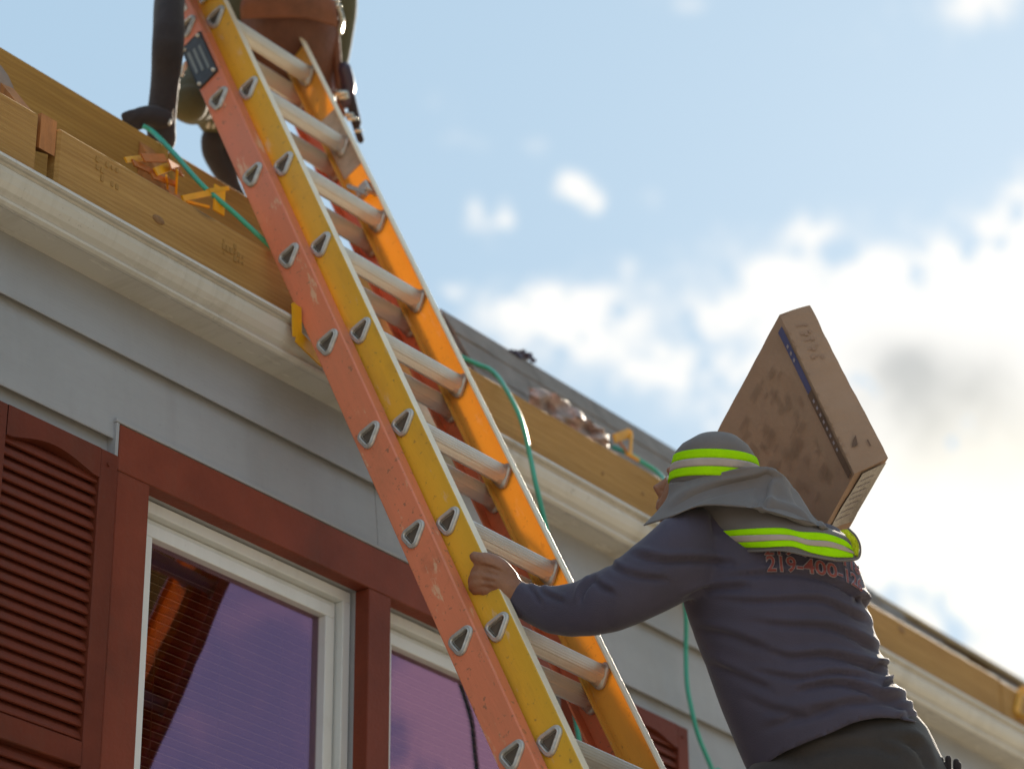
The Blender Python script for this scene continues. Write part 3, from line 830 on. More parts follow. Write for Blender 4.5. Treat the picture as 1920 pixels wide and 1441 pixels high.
tag(MB().tube(catmull(h1, 7), .0062, 10).build('air_hose', M_hose, smooth=True), 'teal air hose crossing the roof edge and hanging behind the ladder', 'hose', 'teal air hoses on the house')
h2 = [at_y(1150, 838, 3.90), at_y(1180, 850, 3.84), at_y(1205, 866, 3.80), at_y(1232, 884, 3.78), at_y(1248, 905, 3.72), at_y(1262, 950, 3.63), at_y(1275, 1050, 3.61), at_y(1286, 1150, 3.66), at_y(1286, 1220, 3.69), at_y(1288, 1280, 3.70), at_y(1297, 1330, 3.70), at_y(1310, 1380, 3.70), at_y(1335, 1441, 3.70), at_y(1365, 1520, 3.70)]
e2 = h2[-1]; h2 += [(e2[0] + .08, 3.69, 1.2), (e2[0] + .1, 3.68, .4), (e2[0] + .05, 3.6, -.8), (e2[0] + .1, 3.4, -1.55), (e2[0] + .8, 3.2, -1.585)]
tag(MB().tube(catmull(h2, 7), .0062, 10).build('air_hose', M_hose, smooth=True), 'teal air hose hanging down the grey siding right of the ladder by the far shutter', 'hose', 'teal air hoses on the house')


# ================================================================== brackets on the roof edge
def strap(mb, pts, w, t=.0035, mi=0, axis=None):
    P = [np.array(p, float) for p in pts]
    for a, b in zip(P, P[1:]):
        e = b - a; l = np.linalg.norm(e); e /= l
        s_ = np.array(axis if axis is not None else (1., 0, 0)); s_ = s_ - e * (s_ @ e); s_ /= np.linalg.norm(s_); n = np.cross(e, s_)
        mb.obox((a + b) / 2, e * (l / 2 + t * .4), s_ * w / 2, n * t / 2, mi)
    return mb


GB = 'yellow metal roof brackets along the roof edge'
q = MB(); strap(q, [at_y(556, 574, 3.628), at_y(557, 632, 3.628)], .030, .004); strap(q, [at_y(557, 630, 3.627), at_y(600, 672, 3.630), at_y(650, 705, 3.640)], .034, .004, axis=(0, 0, 1)); strap(q, [at_y(552, 574, 3.632), at_y(575, 560, 3.76)], .018, .004)
tag(q.build('roof_bracket', M_orange), 'yellow strap bracket bent down over the gutter face behind the ladder', 'bracket', GB)
q = MB()
for a, b, w, mi in (((236, 300), (268, 296), .014, 0), ((268, 296), (310, 297), .022, 1), ((292, 322), (318, 312), .020, 0), ((250, 305), (300, 330), .018, 1), ((318, 308), (340, 322), .026, 1), ((332, 320), (330, 362), .010, 0), ((312, 330), (314, 352), .008, 0), ((285, 330), (330, 345), .016, 1)):
    strap(q, [at_y(*a, 3.87), at_y(*b, 3.90)], w, .004, mi, axis=(0, .3, 1))
tag(q.build('roof_bracket', [M_orange, M_orange2]), 'tangle of yellow and rust orange brackets lying behind the front board', 'bracket', GB)
q = MB(); strap(q, [at_y(343, 372, 3.84), at_y(392, 362, 3.84)], .014, .006); strap(q, [at_y(392, 358, 3.84), at_y(425, 354, 3.84)], .010, .010, axis=(0, 0, 1)); strap(q, [at_y(412, 352, 3.838), at_y(410, 398, 3.838)], .036, .004); strap(q, [at_y(350, 378, 3.86), at_y(390, 388, 3.86)], .006, .006)
tag(q.build('roof_bracket', [M_orange, M_orange2]), 'yellow hooked bracket left of the ladder, its plate turned up beside the hose', 'bracket', GB)
q = MB(); strap(q, [at_y(1152, 822, 3.83), at_y(1178, 812, 3.84), at_y(1184, 816, 3.84)], .026, .005, axis=(0, 0, 1)); strap(q, [at_y(1184, 812, 3.84), at_y(1182, 856, 3.80)], .010, .004, axis=(1, 0, 0)); strap(q, [at_y(1156, 820, 3.84), at_y(1178, 850, 3.81)], .020, .004, 1, axis=(1, 0, 0)); strap(q, [at_y(1176, 850, 3.80), at_y(1196, 862, 3.80)], .008, .008)
tag(q.build('roof_bracket', [M_orange, M_orange2]), 'bright orange bracket standing on the board just left of the climbing worker\'s hat', 'bracket', GB)
q = MB(); strap(q, [at_y(770, 742, 3.70), at_y(812, 775, 3.70)], .030, .006, axis=(0, 0, 1))
tag(q.build('roof_bracket', [M_orange2]), 'orange bracket seen between the rungs of the ladder', 'bracket', GB)
q = MB(); strap(q, [at_y(1906, 1336, 3.76), at_y(1914, 1296, 3.76), at_y(1935, 1290, 3.76)], .030, .006); strap(q, [at_y(1908, 1338, 3.76), at_y(1940, 1352, 3.74)], .020, .006)
tag(q.build('roof_bracket', [M_orange]), 'orange bracket on the roof edge at the far right', 'bracket', GB)

# crumpled plastic lying on the boards
P = []
for r in range(5):
    row = []
    for c in range(9):
        t = c / 8; px = 992 + 150 * t; py = 745 + 88 * t + (r / 4 - .5) * (22 + 34 * math.sin(math.pi * min(1, t + .1))) - 6
        row.append(at_y(px, py, 3.84 + .02 * math.sin(r * 2.1 + c * 1.7) + .012 * math.cos(c * 3.1)))
    P.append(row)
Bp = patch(P, 5, 5); nb_ = vnoise(Bp.reshape(-1, 3), 90, 4).reshape(Bp.shape[:2]); Bp = Bp + nb_[:, :, None] * np.array([0, -.008, .008])
tag(patch_mb(Bp, .0015).build('plastic_wrap', M_wrap, smooth=True), 'crumpled clear plastic packaging with pinkish print lying on the board right of the ladder', 'packaging')
q = MB()
for px, py, r in ((958, 659, .006), (966, 662, .008), (980, 660, .007), (990, 668, .010), (972, 668, .009), (1000, 676, .006)):
    c = at_y(px, py, 4.045); q.obox(c, np.array([r, 0, .3 * r]), np.array([0, r, 0]), np.array([-.3 * r, 0, r * .8]))
tag(q.build('scrap_pile', M_purple, kind=None) if False else q.build('scrap_pile', M_purple), 'small heap of dark scraps on top of the shingled strip', 'debris')
c0 = at_y(8, 165, 3.93)
q = MB(); q.loft([[(c0[0] + .085 * s_ * math.cos(t) - .05, c0[1] + d_, c0[2] - .05 + .10 * s_ * math.sin(t)) for t in np.linspace(0, 6.283, 20, endpoint=False)] for s_, d_ in ((.6, -.02), (.95, -.012), (1, 0), (.9, .03))])
tag(q.build('paper_roll', mat('kraft_paper', (.33, .24, .19, 1), rough=.8, var=.2), smooth=True), 'end of a brownish paper roll standing between the two boards at the far left', 'roll')


# ================================================================== climbing worker
wk = empty('person', tuple(at_d(1560, 1500, 5.6)), 'worker in navy shirt and grey sun cap climbing the ladder with a carton', 'person')


def ring_px(Lp, Rp, dist, th, n=40, tilt=0.0, e=1.0, dl=0.0, dr=0.0):
    """cross-section ellipse whose outline ends at two sight lines"""
    Lw = at_d(Lp[0], Lp[1], dist + dl); Rw = at_d(Rp[0], Rp[1], dist + dr); c = (Lw + Rw) / 2; h = (Rw - Lw) / 2
    vd = c / np.linalg.norm(c); hn = h / np.linalg.norm(h); dv = vd - hn * (vd @ hn); dv /= np.linalg.norm(dv); up = np.cross(dv, hn); up = up if up[2] > 0 else -up
    d = dv * th - up * tilt
    out = []
    for t in np.linspace(0, 2 * math.pi, n, endpoint=False):
        a, b = math.cos(t), math.sin(t)
        a = math.copysign(abs(a) ** e, a); b = math.copysign(abs(b) ** e, b)
        out.append(c + h * a + d * b)
    return out


# shirt: torso loft + sleeve loft + hidden right sleeve, fused
tb = MB()
T = [((1375, 925), (1450, 915), 5.62, .05), ((1325, 945), (1490, 955), 5.61, .085), ((1290, 968), (1535, 990), 5.60, .11), ((1268, 1005), (1585, 1024), 5.59, .125), ((1262, 1060), (1610, 1062), 5.59, .135),
     ((1277, 1120), (1622, 1098), 5.585, .14), ((1300, 1190), (1630, 1155), 5.58, .14), ((1327, 1260), (1648, 1215), 5.575, .135), ((1355, 1335), (1676, 1275), 5.57, .135), ((1385, 1410), (1716, 1330), 5.57, .14), ((1408, 1462), (1748, 1385), 5.57, .145), ((1425, 1520), (1775, 1440), 5.57, .15)]
tb.loft([ring_px(a, b, d, th, 48, e=.88) for a, b, d, th in T])
SLV = [((1330, 950), (1345, 1110), 5.54, .075), ((1285, 953), (1312, 1122), 5.50, .075), ((1248, 968), (1276, 1132), 5.475, .072), ((1212, 1003), (1244, 1148), 5.455, .066), ((1180, 1030), (1206, 1166), 5.44, .062), ((1148, 1056), (1160, 1184), 5.43, .058), ((1112, 1075), (1112, 1193), 5.44, .055), ((1076, 1091), (1066, 1194), 5.465, .050),
       ((1042, 1098), (1026, 1187), 5.50, .046), ((1008, 1097), (992, 1170), 5.535, .040), ((978, 1090), (962, 1152), 5.565, .034), ((966, 1089), (949, 1136), 5.58, .031)]
tb.loft([ring_px(a, b, d, th, 32, e=.95) for a, b, d, th in SLV])
rsh = at_d(1535, 1045, 5.70); rel = at_d(1505, 1015, 6.00); rha = at_d(1515, 900, 6.18)
tb.tube(catmull([rsh, (rsh + rel) / 2 + np.array([0, 0, -.02]), rel, (rel + rha) / 2, rha], 5), np.linspace(.075, .042, 21), 20, round_ends=True)
shirt_me = remesh(tb, .0062, 8, 'shirt')
V = verts_of(shirt_me); Nn = normals_of(shirt_me)
set_verts(shirt_me, V + Nn * (vnoise(V, 15, 1) * .0028 + vnoise(V, 60, 2) * .0007)[:, None])
FOLD = [
    ([(1313, 1091), (1407, 1077), (1494, 1075), (1564, 1091), (1622, 1128)], 8, .011),
    ([(1320, 1119), (1407, 1128), (1529, 1124), (1581, 1143), (1625, 1164)], 8, .009),
    ([(1390, 1161), (1459, 1171), (1547, 1175), (1599, 1192), (1648, 1220)], 9, .010),
    ([(1417, 1206), (1477, 1231), (1547, 1227), (1599, 1238), (1670, 1262)], 9, .011),
    ([(1400, 1255), (1440, 1262), (1503, 1271), (1560, 1262), (1620, 1268)], 8, .008),
    ([(1490, 1298), (1515, 1288), (1581, 1280), (1644, 1302), (1700, 1310)], 9, .014),
    ([(1440, 1330), (1547, 1325), (1599, 1316), (1669, 1316), (1720, 1335)], 10, .010),
    ([(1380, 1300), (1450, 1330), (1500, 1340)], 12, .006),
    ([(1420, 1370), (1480, 1350), (1560, 1330)], 12, .007),
    ([(1600, 1130), (1615, 1118), (1640, 1150)], 6, .010), ([(1630, 1250), (1660, 1245), (1690, 1262)], 5, .011), ([(1650, 1285), (1680, 1275), (1710, 1290)], 5, .012), ([(1680, 1345), (1710, 1340), (1745, 1362)], 5, .008),
    ([(1180, 1038), (1211, 1044), (1247, 1051), (1300, 1050), (1370, 1054)], 9, .010),
    ([(1140, 1050), (1160, 1068), (1200, 1080), (1250, 1086)], 8, .007),
    ([(1086, 1135), (1090, 1113), (1097, 1100), (1112, 1084)], 6, .008), ([(1112, 1082), (1125, 1098), (1150, 1110)], 7, .007),
    ([(1010, 1096), (1022, 1112), (1060, 1128)], 6, .005), ([(985, 1092), (1000, 1108), (1015, 1130)], 5, .005),
    ([(1275, 1128), (1330, 1105), (1400, 1098)], 10, .008), ([(1300, 1180), (1360, 1190), (1430, 1215)], 12, .007), ([(1320, 1240), (1380, 1265), (1440, 1290)], 12, .006),
]
FOLD = [(l_, w_ * .72, a_) for l_, w_, a_ in FOLD]
folds(shirt_me, FOLD[:9], True); folds(shirt_me, FOLD[9:])
bvh_shirt = BVHTree.FromPolygons([v.co for v in shirt_me.vertices], [p.vertices for p in shirt_me.polygons])
# cut the hem
hem = catmull([(1380, 1520), (1412, 1462), (1450, 1421), (1500, 1396), (1560, 1372), (1595, 1356), (1629, 1347), (1664, 1344), (1716, 1351), (1742, 1368), (1800, 1400)], 8)
bm = bmesh.new(); bm.from_mesh(shirt_me)
co = np.array([v.co for v in bm.verts]); px = to_px(co)
hy = np.interp(px[:, 0], hem[:, 0], hem[:, 1])
dead = [bm.verts[i] if False else None for i in []]
bm.verts.ensure_lookup_table()
kill = [bm.verts[i] for i in np.nonzero((px[:, 1] > hy) & (px[:, 0] > 1300))[0]]
bmesh.ops.delete(bm, geom=kill, context='VERTS')
for v in bm.verts:
    if v.is_boundary:
        p = to_px(np.array(v.co))[0]; h_ = np.interp(p[0], hem[:, 0], hem[:, 1])
        d = np.linalg.norm(v.co); k = at_d(p[0], h_, d); v.co = Vector(k)
bm.to_mesh(shirt_me); bm.free()
shirt = link('shirt', shirt_me, M_shirt, wk, True)
sm = shirt.modifiers.new('thick', 'SOLIDIFY'); sm.thickness = .003; sm.offset = -1


def on_shirt(px, py, lift=.004, fb=5.50):
    d = ray(px, py); h = bvh_shirt.ray_cast(Vector((0, 0, 0)), Vector(d))
    dist = h[3] if h[0] is not None and h[3] < 5.75 else fb
    return d * (dist - lift)


# skin: head, neck, left hand and forearm stump, one surface
bd = MB()
hc = at_d(1322, 888, 5.62)
hd_rings = []
up_h = at_d(1345, 828, 5.62) - at_d(1298, 948, 5.62); Lh = np.linalg.norm(up_h); up_h /= Lh
fw = at_d(1232, 925, 5.66) - at_d(1325, 893, 5.62); fw -= up_h * (fw @ up_h); fw /= np.linalg.norm(fw); sdv = np.cross(up_h, fw)
ctr = at_d(1314, 922, 5.63)
# profile rings chin -> crown : (height, forward radius, back radius, half width, centre shift)
for hh, fr, br, wd in ((-.118, .035, .02, .025), (-.112, .060, .035, .038), (-.095, .082, .045, .052), (-.070, .088, .060, .062), (-.045, .090, .080, .068), (-.015, .088, .092, .073), (.015, .090, .098, .075), (.045, .088, .098, .075), (.075, .078, .088, .068), (.100, .055, .065, .050), (.115, .02, .03, .022)):
    r = []
    for t in np.linspace(0, 2 * math.pi, 32, endpoint=False):
        a = math.cos(t); r.append(ctr + up_h * hh * (.84 if hh < 0 else .66) + fw * (fr if a > 0 else br) * .84 * a + sdv * wd * .9 * math.sin(t))
    hd_rings.append(r)
bd.loft(hd_rings)
# nose, brow, lips, ears
H = lambda f, s, h: ctr + fw * f * .84 + sdv * s * .9 + up_h * h * .84
bd.tube([H(.086, 0, .012), H(.098, 0, -.012), H(.112, 0, -.032), H(.100, 0, -.040)], [.008, .010, .013, .009], 10, round_ends=True)
bd.tube([H(.082, -.035, .022), H(.094, 0, .024), H(.082, .035, .022)], [.008, .009, .008], 8, round_ends=True)
bd.tube([H(.084, -.022, -.062), H(.096, 0, -.062), H(.084, .022, -.062)], [.005, .007, .005], 8, round_ends=True)
bd.tube([H(.084, -.018, -.074), H(.093, 0, -.074), H(.084, .018, -.074)], [.005, .007, .005], 8, round_ends=True)
for s_ in (-1, 1): bd.tube([H(-.005, s_ * .074, .022), H(-.018, s_ * .083, .012), H(-.016, s_ * .083, -.012), H(0, s_ * .075, -.026)], [.007, .009, .009, .006], 8, round_ends=True)
bd.tube(catmull([H(-.02, 0, -.06), at_d(1365, 955, 5.66), at_d(1410, 985, 5.66), at_d(1450, 1060, 5.62), at_d(1500, 1200, 5.60), at_d(1560, 1330, 5.60), at_d(1590, 1430, 5.60)], 4), np.r_[np.linspace(.058, .060, 10), np.linspace(.08, .10, 15)], 20, round_ends=True)
# arm inside the sleeve
sh_ = at_d(1300, 1040, 5.53); el_ = at_d(1095, 1142, 5.462); wr_ = at_d(956, 1108, 5.588)
bd.tube([at_d(1430, 1040, 5.60), sh_, (sh_ + el_) / 2, el_, (el_ + wr_) / 2, wr_], [.05, .042, .032, .026, .022, .027], 16, round_ends=True)
# right arm up to the carton
rgt = at_d(1540, 835, 6.10)
bd.tube([at_d(1500, 1040, 5.62), rsh, rel, rha, rgt], [.06, .05, .036, .027, .024], 14, round_ends=True)
# legs in the trousers
hipL = at_d(1520, 1500, 5.55); hipR = at_d(1640, 1500, 5.62)
rung = lambda k, r, n=0.: LP - k * PIT * LU + r * LR + n * LN
footL = rung(9.55, .10, -.03); footR = rung(10.55, .27, -.03)
kneeL = (hipL + footL) / 2 + np.array([-.02, .08, .04]); kneeR = (hipR + footR) / 2 + np.array([.02, .05, .03])
for h, k, f_ in ((hipL, kneeL, footL), (hipR, kneeR, footR)):
    bd.tube(catmull([at_d(1590, 1440, 5.60), h, k, f_ + np.array([0, -.05, .06])], 5), np.linspace(.10, .042, 16), 16, round_ends=True)


def hp(px, py, d): return at_d(px, py, d - .016)


# left hand closed round the rail: palm, four curled fingers, thumb along the flange
hand = MB()
hand.tube(catmull([hp(962, 1112, 5.588), hp(950, 1100, 5.588), hp(934, 1087, 5.588), hp(918, 1080, 5.592)], 4), [.029, .030, .031, .032, .032, .032, .032, .032, .031, .030, .029, .028, .026], 16, round_ends=True)
hand.tube(catmull([hp(958, 1098, 5.590), hp(940, 1078, 5.59), hp(918, 1066, 5.59)], 4), .021, 14, round_ends=True)
hand.tube(catmull([hp(952, 1118, 5.590), hp(932, 1110, 5.592), hp(914, 1101, 5.594)], 4), .023, 14, round_ends=True)
kn = [((918, 1064), (896, 1066), (889, 1078), (899, 1086)), ((912, 1076), (890, 1080), (886, 1092), (898, 1096)), ((912, 1089), (889, 1094), (887, 1104), (899, 1107)), ((916, 1102), (896, 1106), (893, 1113), (903, 1114))]
for i, (a, b, c, d) in enumerate(kn):
    r = (.0100, .0102, .0097, .0086)[i]
    hand.tube(catmull([hp(a[0] + 8, a[1] - 2, 5.585), hp(*a, 5.580), hp(*b, 5.590), hp(*c, 5.612), hp(*d, 5.635)], 4), [r * 1.1] * 5 + [r * 1.02] * 4 + list(np.linspace(r, r * .82, 8)), 12, round_ends=True)
hand.tube(catmull([hp(952, 1086, 5.585), hp(936, 1062, 5.578), hp(915, 1050, 5.578), hp(898, 1047, 5.590), hp(890, 1043, 5.604)], 4), np.r_[np.linspace(.024, .018, 6), np.linspace(.0175, .0115, 11)], 14, round_ends=True)
bd.v and None
b0 = len(bd.v); bd.add(hand.v, hand.f)
body_me = remesh(bd, .0042, 3, 'body')
HF = [([(906, 1072), (922, 1074), (934, 1078)], 2.6, .0022), ([(900, 1086), (916, 1087), (928, 1090)], 2.6, .0022), ([(900, 1099), (914, 1100), (926, 1102)], 2.6, .0020), ([(900, 1058), (918, 1062), (938, 1070)], 3.0, .0026)]
folds(body_me, HF)
body = link('body', body_me, M_skin, wk, True)
# eyes
for s_ in (-1, 1):
    e = H(.072, s_ * .030, .004); MB().tube([e, e + fw * .003], .008, 12, round_ends=True).build('eye', M_white, wk, True)

# trousers ------------------------------------------------------------------
tr = MB()
TT = [((1440, 1372), (1715, 1335), 5.585, .12), ((1428, 1410), (1741, 1362), 5.585, .14), ((1425, 1450), (1762, 1405), 5.585, .155), ((1432, 1500), (1785, 1455), 5.585, .16), ((1450, 1560), (1795, 1520), 5.585, .15), ((1470, 1620), (1790, 1590), 5.585, .11)]
tr.loft([ring_px(a, b, d, th, 40, e=.9) for a, b, d, th in TT])
for h, k, f_ in ((hipL, kneeL, footL), (hipR, kneeR, footR)):
    tr.tube(catmull([h + np.array([0, 0, .03]), h * .5 + k * .5, k, k * .45 + f_ * .55, f_ + np.array([0, -.05, .09])], 5), np.linspace(.112, .062, 21), 20, round_ends=True)
tr_me = remesh(tr, .0085, 6, 'trousers')
V = verts_of(tr_me); Nn = normals_of(tr_me); set_verts(tr_me, V + Nn * (vnoise(V, 30, 5) * .003)[:, None])
folds(tr_me, [([(1480, 1425), (1560, 1400), (1640, 1398), (1690, 1415)], 9, .007), ([(1690, 1375), (1722, 1400), (1742, 1440)], 8, .007), ([(1600, 1380), (1680, 1385), (1730, 1400)], 9, .005)])
link('trousers', tr_me, M_pants, wk, True)
for f_ in (footL, footR):
    q = MB(); c = f_ + np.array([0, -.02, .045])
    q.loft([[c + np.array([w * math.cos(t), y, .0 + hh * math.sin(t)]) for t in np.linspace(0, 6.283, 16, endpoint=False)] for y, w, hh in ((-.13, .02, .03), (-.11, .038, .05), (-.03, .042, .055), (.06, .046, .040), (.12, .042, .030), (.145, .02, .018))])
    q.tube([c + np.array([0, -.07, .02]), c + np.array([0, -.07, .12])], [.045, .05], 14)
    q.build('boot', M_leather, wk, True)
# tool pouch at the right hip with small handles sticking out
tp = MB(); pc = at_d(1782, 1480, 5.56)
tp.loft([[pc + AR * (w * math.cos(t)) + AU * z + AF * (w * .8 * math.sin(t)) for t in np.linspace(0, 6.283, 16, endpoint=False)] for z, w in ((-.10, .035), (-.07, .045), (0, .045), (.038, .042))])
pou = tp.build('tool_pouch', M_blk, wk, True)
for i, (x, y) in enumerate(((1764, 1424), (1778, 1421), (1793, 1427), (1771, 1433), (1797, 1433))):
    a = at_d(x, y, 5.55); MB().tube([a - AU * .07, a - AU * .02, a], [.006, .0068, .0065], 10, round_ends=True).build('tool_handle', M_blk, pou, True)

# hat and neck cape -----------------------------------------------------------
hr = [((1338, 815), (1354, 815), .012, .004), ((1300, 824), (1386, 824), .055, .016), ((1277, 836), (1404, 838), .075, .018), ((1266, 848), (1414, 853), .086, .018), ((1263, 862), (1420, 867), .090, .018), ((1259, 879), (1424, 884), .093, .018), ((1256, 896), (1427, 902), .095, .018), ((1253, 912), (1428, 925), .097, .018)]
DH = 5.585
hat_rings = [ring_px(a, b, DH, th, 56, tilt=tl) for a, b, th, tl in hr]
hm = MB().loft(hat_rings, True, True)
cap = hm.build('sun_cap', M_hat, wk, True)
V = verts_of(cap.data); set_verts(cap.data, V + normals_of(cap.data) * (vnoise(V, 40, 8) * .0025)[:, None])


def hat_band(lo, hi, m, off=.003):
    A = [np.array(r) for r in hat_rings]; Z = np.array(A)
    ts = np.linspace(lo, hi, 5); rings = []
    for t in ts:
        i = min(int(t), len(Z) - 2); f = t - i; r = Z[i] * (1 - f) + Z[i + 1] * f; c = r.mean(0); rings.append([p + (p - c) / np.linalg.norm(p - c) * off for p in r])
    inner = [[p - (p - np.mean(r, 0)) / np.linalg.norm(p - np.mean(r, 0)) * .004 for p in r] for r in rings]
    q = MB().loft([inner[0]] + rings + [inner[-1]], True, False)
    o = q.build('band', m, None, True); o.parent = cap; o.matrix_parent_inverse = world_of(cap).inverted()
    return o


hat_band(3.55, 4.60, M_lime); hat_band(4.62, 5.50, M_beige, .0035); hat_band(5.52, 6.45, M_lime)

A = lambda x, y, d: at_d(x, y, d)
flap = [
    [A(1255, 905, 5.545), A(1300, 898, 5.50), A(1350, 886, 5.485), A(1398, 876, 5.49), A(1432, 877, 5.50), A(1456, 883, 5.51), A(1472, 893, 5.53), A(1484, 908, 5.56)],
    [A(1251, 930, 5.535), A(1285, 918, 5.49), A(1340, 903, 5.485), A(1394, 894, 5.492), A(1436, 897, 5.495), A(1465, 908, 5.50), A(1486, 922, 5.52), A(1504, 938, 5.54)],
    [A(1234, 955, 5.520), A(1272, 942, 5.475), A(1330, 925, 5.470), A(1390, 920, 5.480), A(1438, 928, 5.472), A(1474, 941, 5.472), A(1502, 955, 5.475), A(1528, 970, 5.50)],
    [A(1206, 984, 5.500), A(1256, 968, 5.450), A(1312, 947, 5.440), A(1380, 948, 5.425), A(1440, 957, 5.418), A(1486, 970, 5.420), A(1522, 982, 5.438), A(1554, 990, 5.465)]]
Bf = patch(flap, 8, 8); nf = vnoise(Bf.reshape(-1, 3), 55, 11).reshape(Bf.shape[:2])
fl = patch_mb(Bf + Bf / np.linalg.norm(Bf, axis=2)[:, :, None] * (nf * .006)[:, :, None], .0025).build('neck_flap', M_hat, wk, True)
folds(fl.data, [([(1250, 960), (1320, 925), (1400, 905), (1460, 893)], 8, .010), ([(1440, 880), (1432, 915), (1428, 950)], 8, .012), ([(1490, 900), (1500, 935), (1530, 975)], 7, .012), ([(1400, 950), (1470, 958), (1530, 985)], 6, .010)])
yoke_px = [
    [(1300, 948), (1360, 935), (1430, 936), (1490, 958), (1535, 980), (1575, 998)],
    [(1318, 965), (1372, 958), (1438, 960), (1498, 973), (1546, 988), (1590, 1004)],
    [(1338, 990), (1386, 986), (1446, 985), (1505, 992), (1556, 999), (1608, 1015)],
    [(1354, 1012), (1400, 1012), (1455, 1010), (1508, 1018), (1557, 1026), (1611, 1032)],
    [(1380, 1030), (1420, 1031), (1466, 1030), (1513, 1039), (1562, 1048), (1610, 1046)]]
YD = lambda i, j, x, y: at_d(x, y, (5.505, 5.455, 5.432, 5.437, 5.460, 5.505)[j] + (.035, .022, .0, -.006, -.010)[i])
Yk = [[YD(i, j, x, y) for j, (x, y) in enumerate(r)] for i, r in enumerate(yoke_px)]
By = patch(Yk, 7, 8)
yoke = patch_mb(By, .0030).build('shoulder_cape', M_hat, wk, True)
V = verts_of(yoke.data)


def yoke_band(top, bot, m, lift, nm='band'):
    t = catmull(top, 6); b = catmull(bot, 6); n = min(len(t), len(b)); rows = []
    for s_ in np.linspace(0, 1, 5):
        row = []
        for i in range(n):
            p = t[i] * (1 - s_) + b[i] * s_
            d = ray(*p); h = yb.ray_cast(Vector((0, 0, 0)), Vector(d)); dist = h[3] if h[0] is not None else 5.47
            row.append(d * (dist - lift))
        rows.append(row)
    R = np.array(rows)
    o = patch_mb(R, .0015).build(nm, m, None, True); o.parent = yoke; o.matrix_parent_inverse = world_of(yoke).inverted(); return o


yb = BVHTree.FromPolygons([v.co for v in yoke.data.vertices], [p.vertices for p in yoke.data.polygons])
yoke_band([(1343, 996), (1400, 991), (1465, 989), (1500, 996), (1545, 999), (1580, 1010), (1596, 1022)], [(1353, 1006), (1402, 1003), (1474, 1002), (1515, 1011), (1553, 1014), (1590, 1026), (1600, 1032)], M_lime, .0030)
yoke_band([(1353, 1006), (1402, 1003), (1474, 1002), (1515, 1011), (1553, 1014), (1580, 1022), (1600, 1033)], [(1366, 1017), (1412, 1015), (1480, 1012), (1515, 1021), (1555, 1025), (1580, 1031), (1603, 1038)], M_beige, .0040)
yoke_band([(1366, 1017), (1412, 1015), (1480, 1012), (1515, 1021), (1555, 1025), (1580, 1031), (1600, 1038)], [(1383, 1026), (1430, 1026), (1485, 1024), (1520, 1035), (1560, 1043), (1585, 1044), (1600, 1044)], M_lime, .0030)
# turned-over corner of the cape, its mesh lining showing
tc_ = [[A(1574, 994, 5.50), A(1586, 1004, 5.49), A(1594, 1022, 5.49), A(1597, 1042, 5.49)], [A(1583, 992, 5.495), A(1597, 1005, 5.485), A(1606, 1020, 5.485), A(1606, 1040, 5.485)], [A(1590, 992, 5.50), A(1604, 1006, 5.49), A(1611, 1024, 5.49), A(1609, 1044, 5.49)]]
patch_mb(patch(tc_, 4, 6), .003).build('mesh_lining', M_limemesh, wk, True)
ed = catmull([A(1590, 990, 5.495), A(1605, 1005, 5.485), A(1613, 1025, 5.485), A(1609, 1046, 5.485), A(1585, 1050, 5.465), A(1562, 1049, 5.448), A(1513, 1040, 5.425), A(1466, 1031, 5.419), A(1420, 1032, 5.44), A(1380, 1030, 5.493), A(1356, 1013, 5.497), A(1340, 992, 5.503)], 5)
MB().tube(ed, .0024, 6).build('piping', M_hat, wk, True)


# telephone number printed on the back --------------------------------------
def shirt_text(s, base_px, hpx, m, lift, off=0.0, cut=None):
    cu = D.curves.new('t', 'FONT'); cu.body = s; cu.size = 1; cu.offset = off; cu.fill_mode = 'FRONT'; cu.resolution_u = 4
    o = D.objects.new('t', cu); C.objects.link(o); dg = bpy.context.evaluated_depsgraph_get(); dg.update()
    me = D.meshes.new_from_object(o.evaluated_get(dg)); D.objects.remove(o)
    bm = bmesh.new(); bm.from_mesh(me); bmesh.ops.triangulate(bm, faces=bm.faces[:])
    for _ in range(2): bmesh.ops.subdivide_edges(bm, edges=[e for e in bm.edges if e.calc_length() > .12], cuts=1, use_grid_fill=False); bmesh.ops.triangulate(bm, faces=bm.faces[:])
    xs_ = [v.co.x for v in bm.verts]; W = max(xs_); base_ = catmull(base_px, 8)
    for v in bm.verts:
        t = max(0, v.co.x) / W * (len(base_) - 1); i = min(int(t), len(base_) - 2); p = base_[i] + (base_[i + 1] - base_[i]) * (t - i)
        q = p + np.array([-.10, -1.0]) * (v.co.y / .72 * hpx * (1 - .25 * t / len(base_)))
        v.co = Vector(on_shirt(q[0], q[1], lift, 5.56))
    bm.to_mesh(me); bm.free(); return link('back_print', me, m, shirt, False)


BL = [(1438, 1070), (1470, 1070), (1503, 1072), (1540, 1076), (1575, 1084), (1600, 1096), (1618, 1110)]
shirt_text('219-400-126', BL, 30, M_pale, .0030, .045); shirt_text('219-400-126', BL, 30, M_redp, .0046, .012)
BL2 = [(x - 5, y - 31) for x, y in BL]
shirt_text('219-700-118', BL2, 24, M_pale, .0030, .045); shirt_text('219-700-118', BL2, 24, M_redp, .0046, .012)

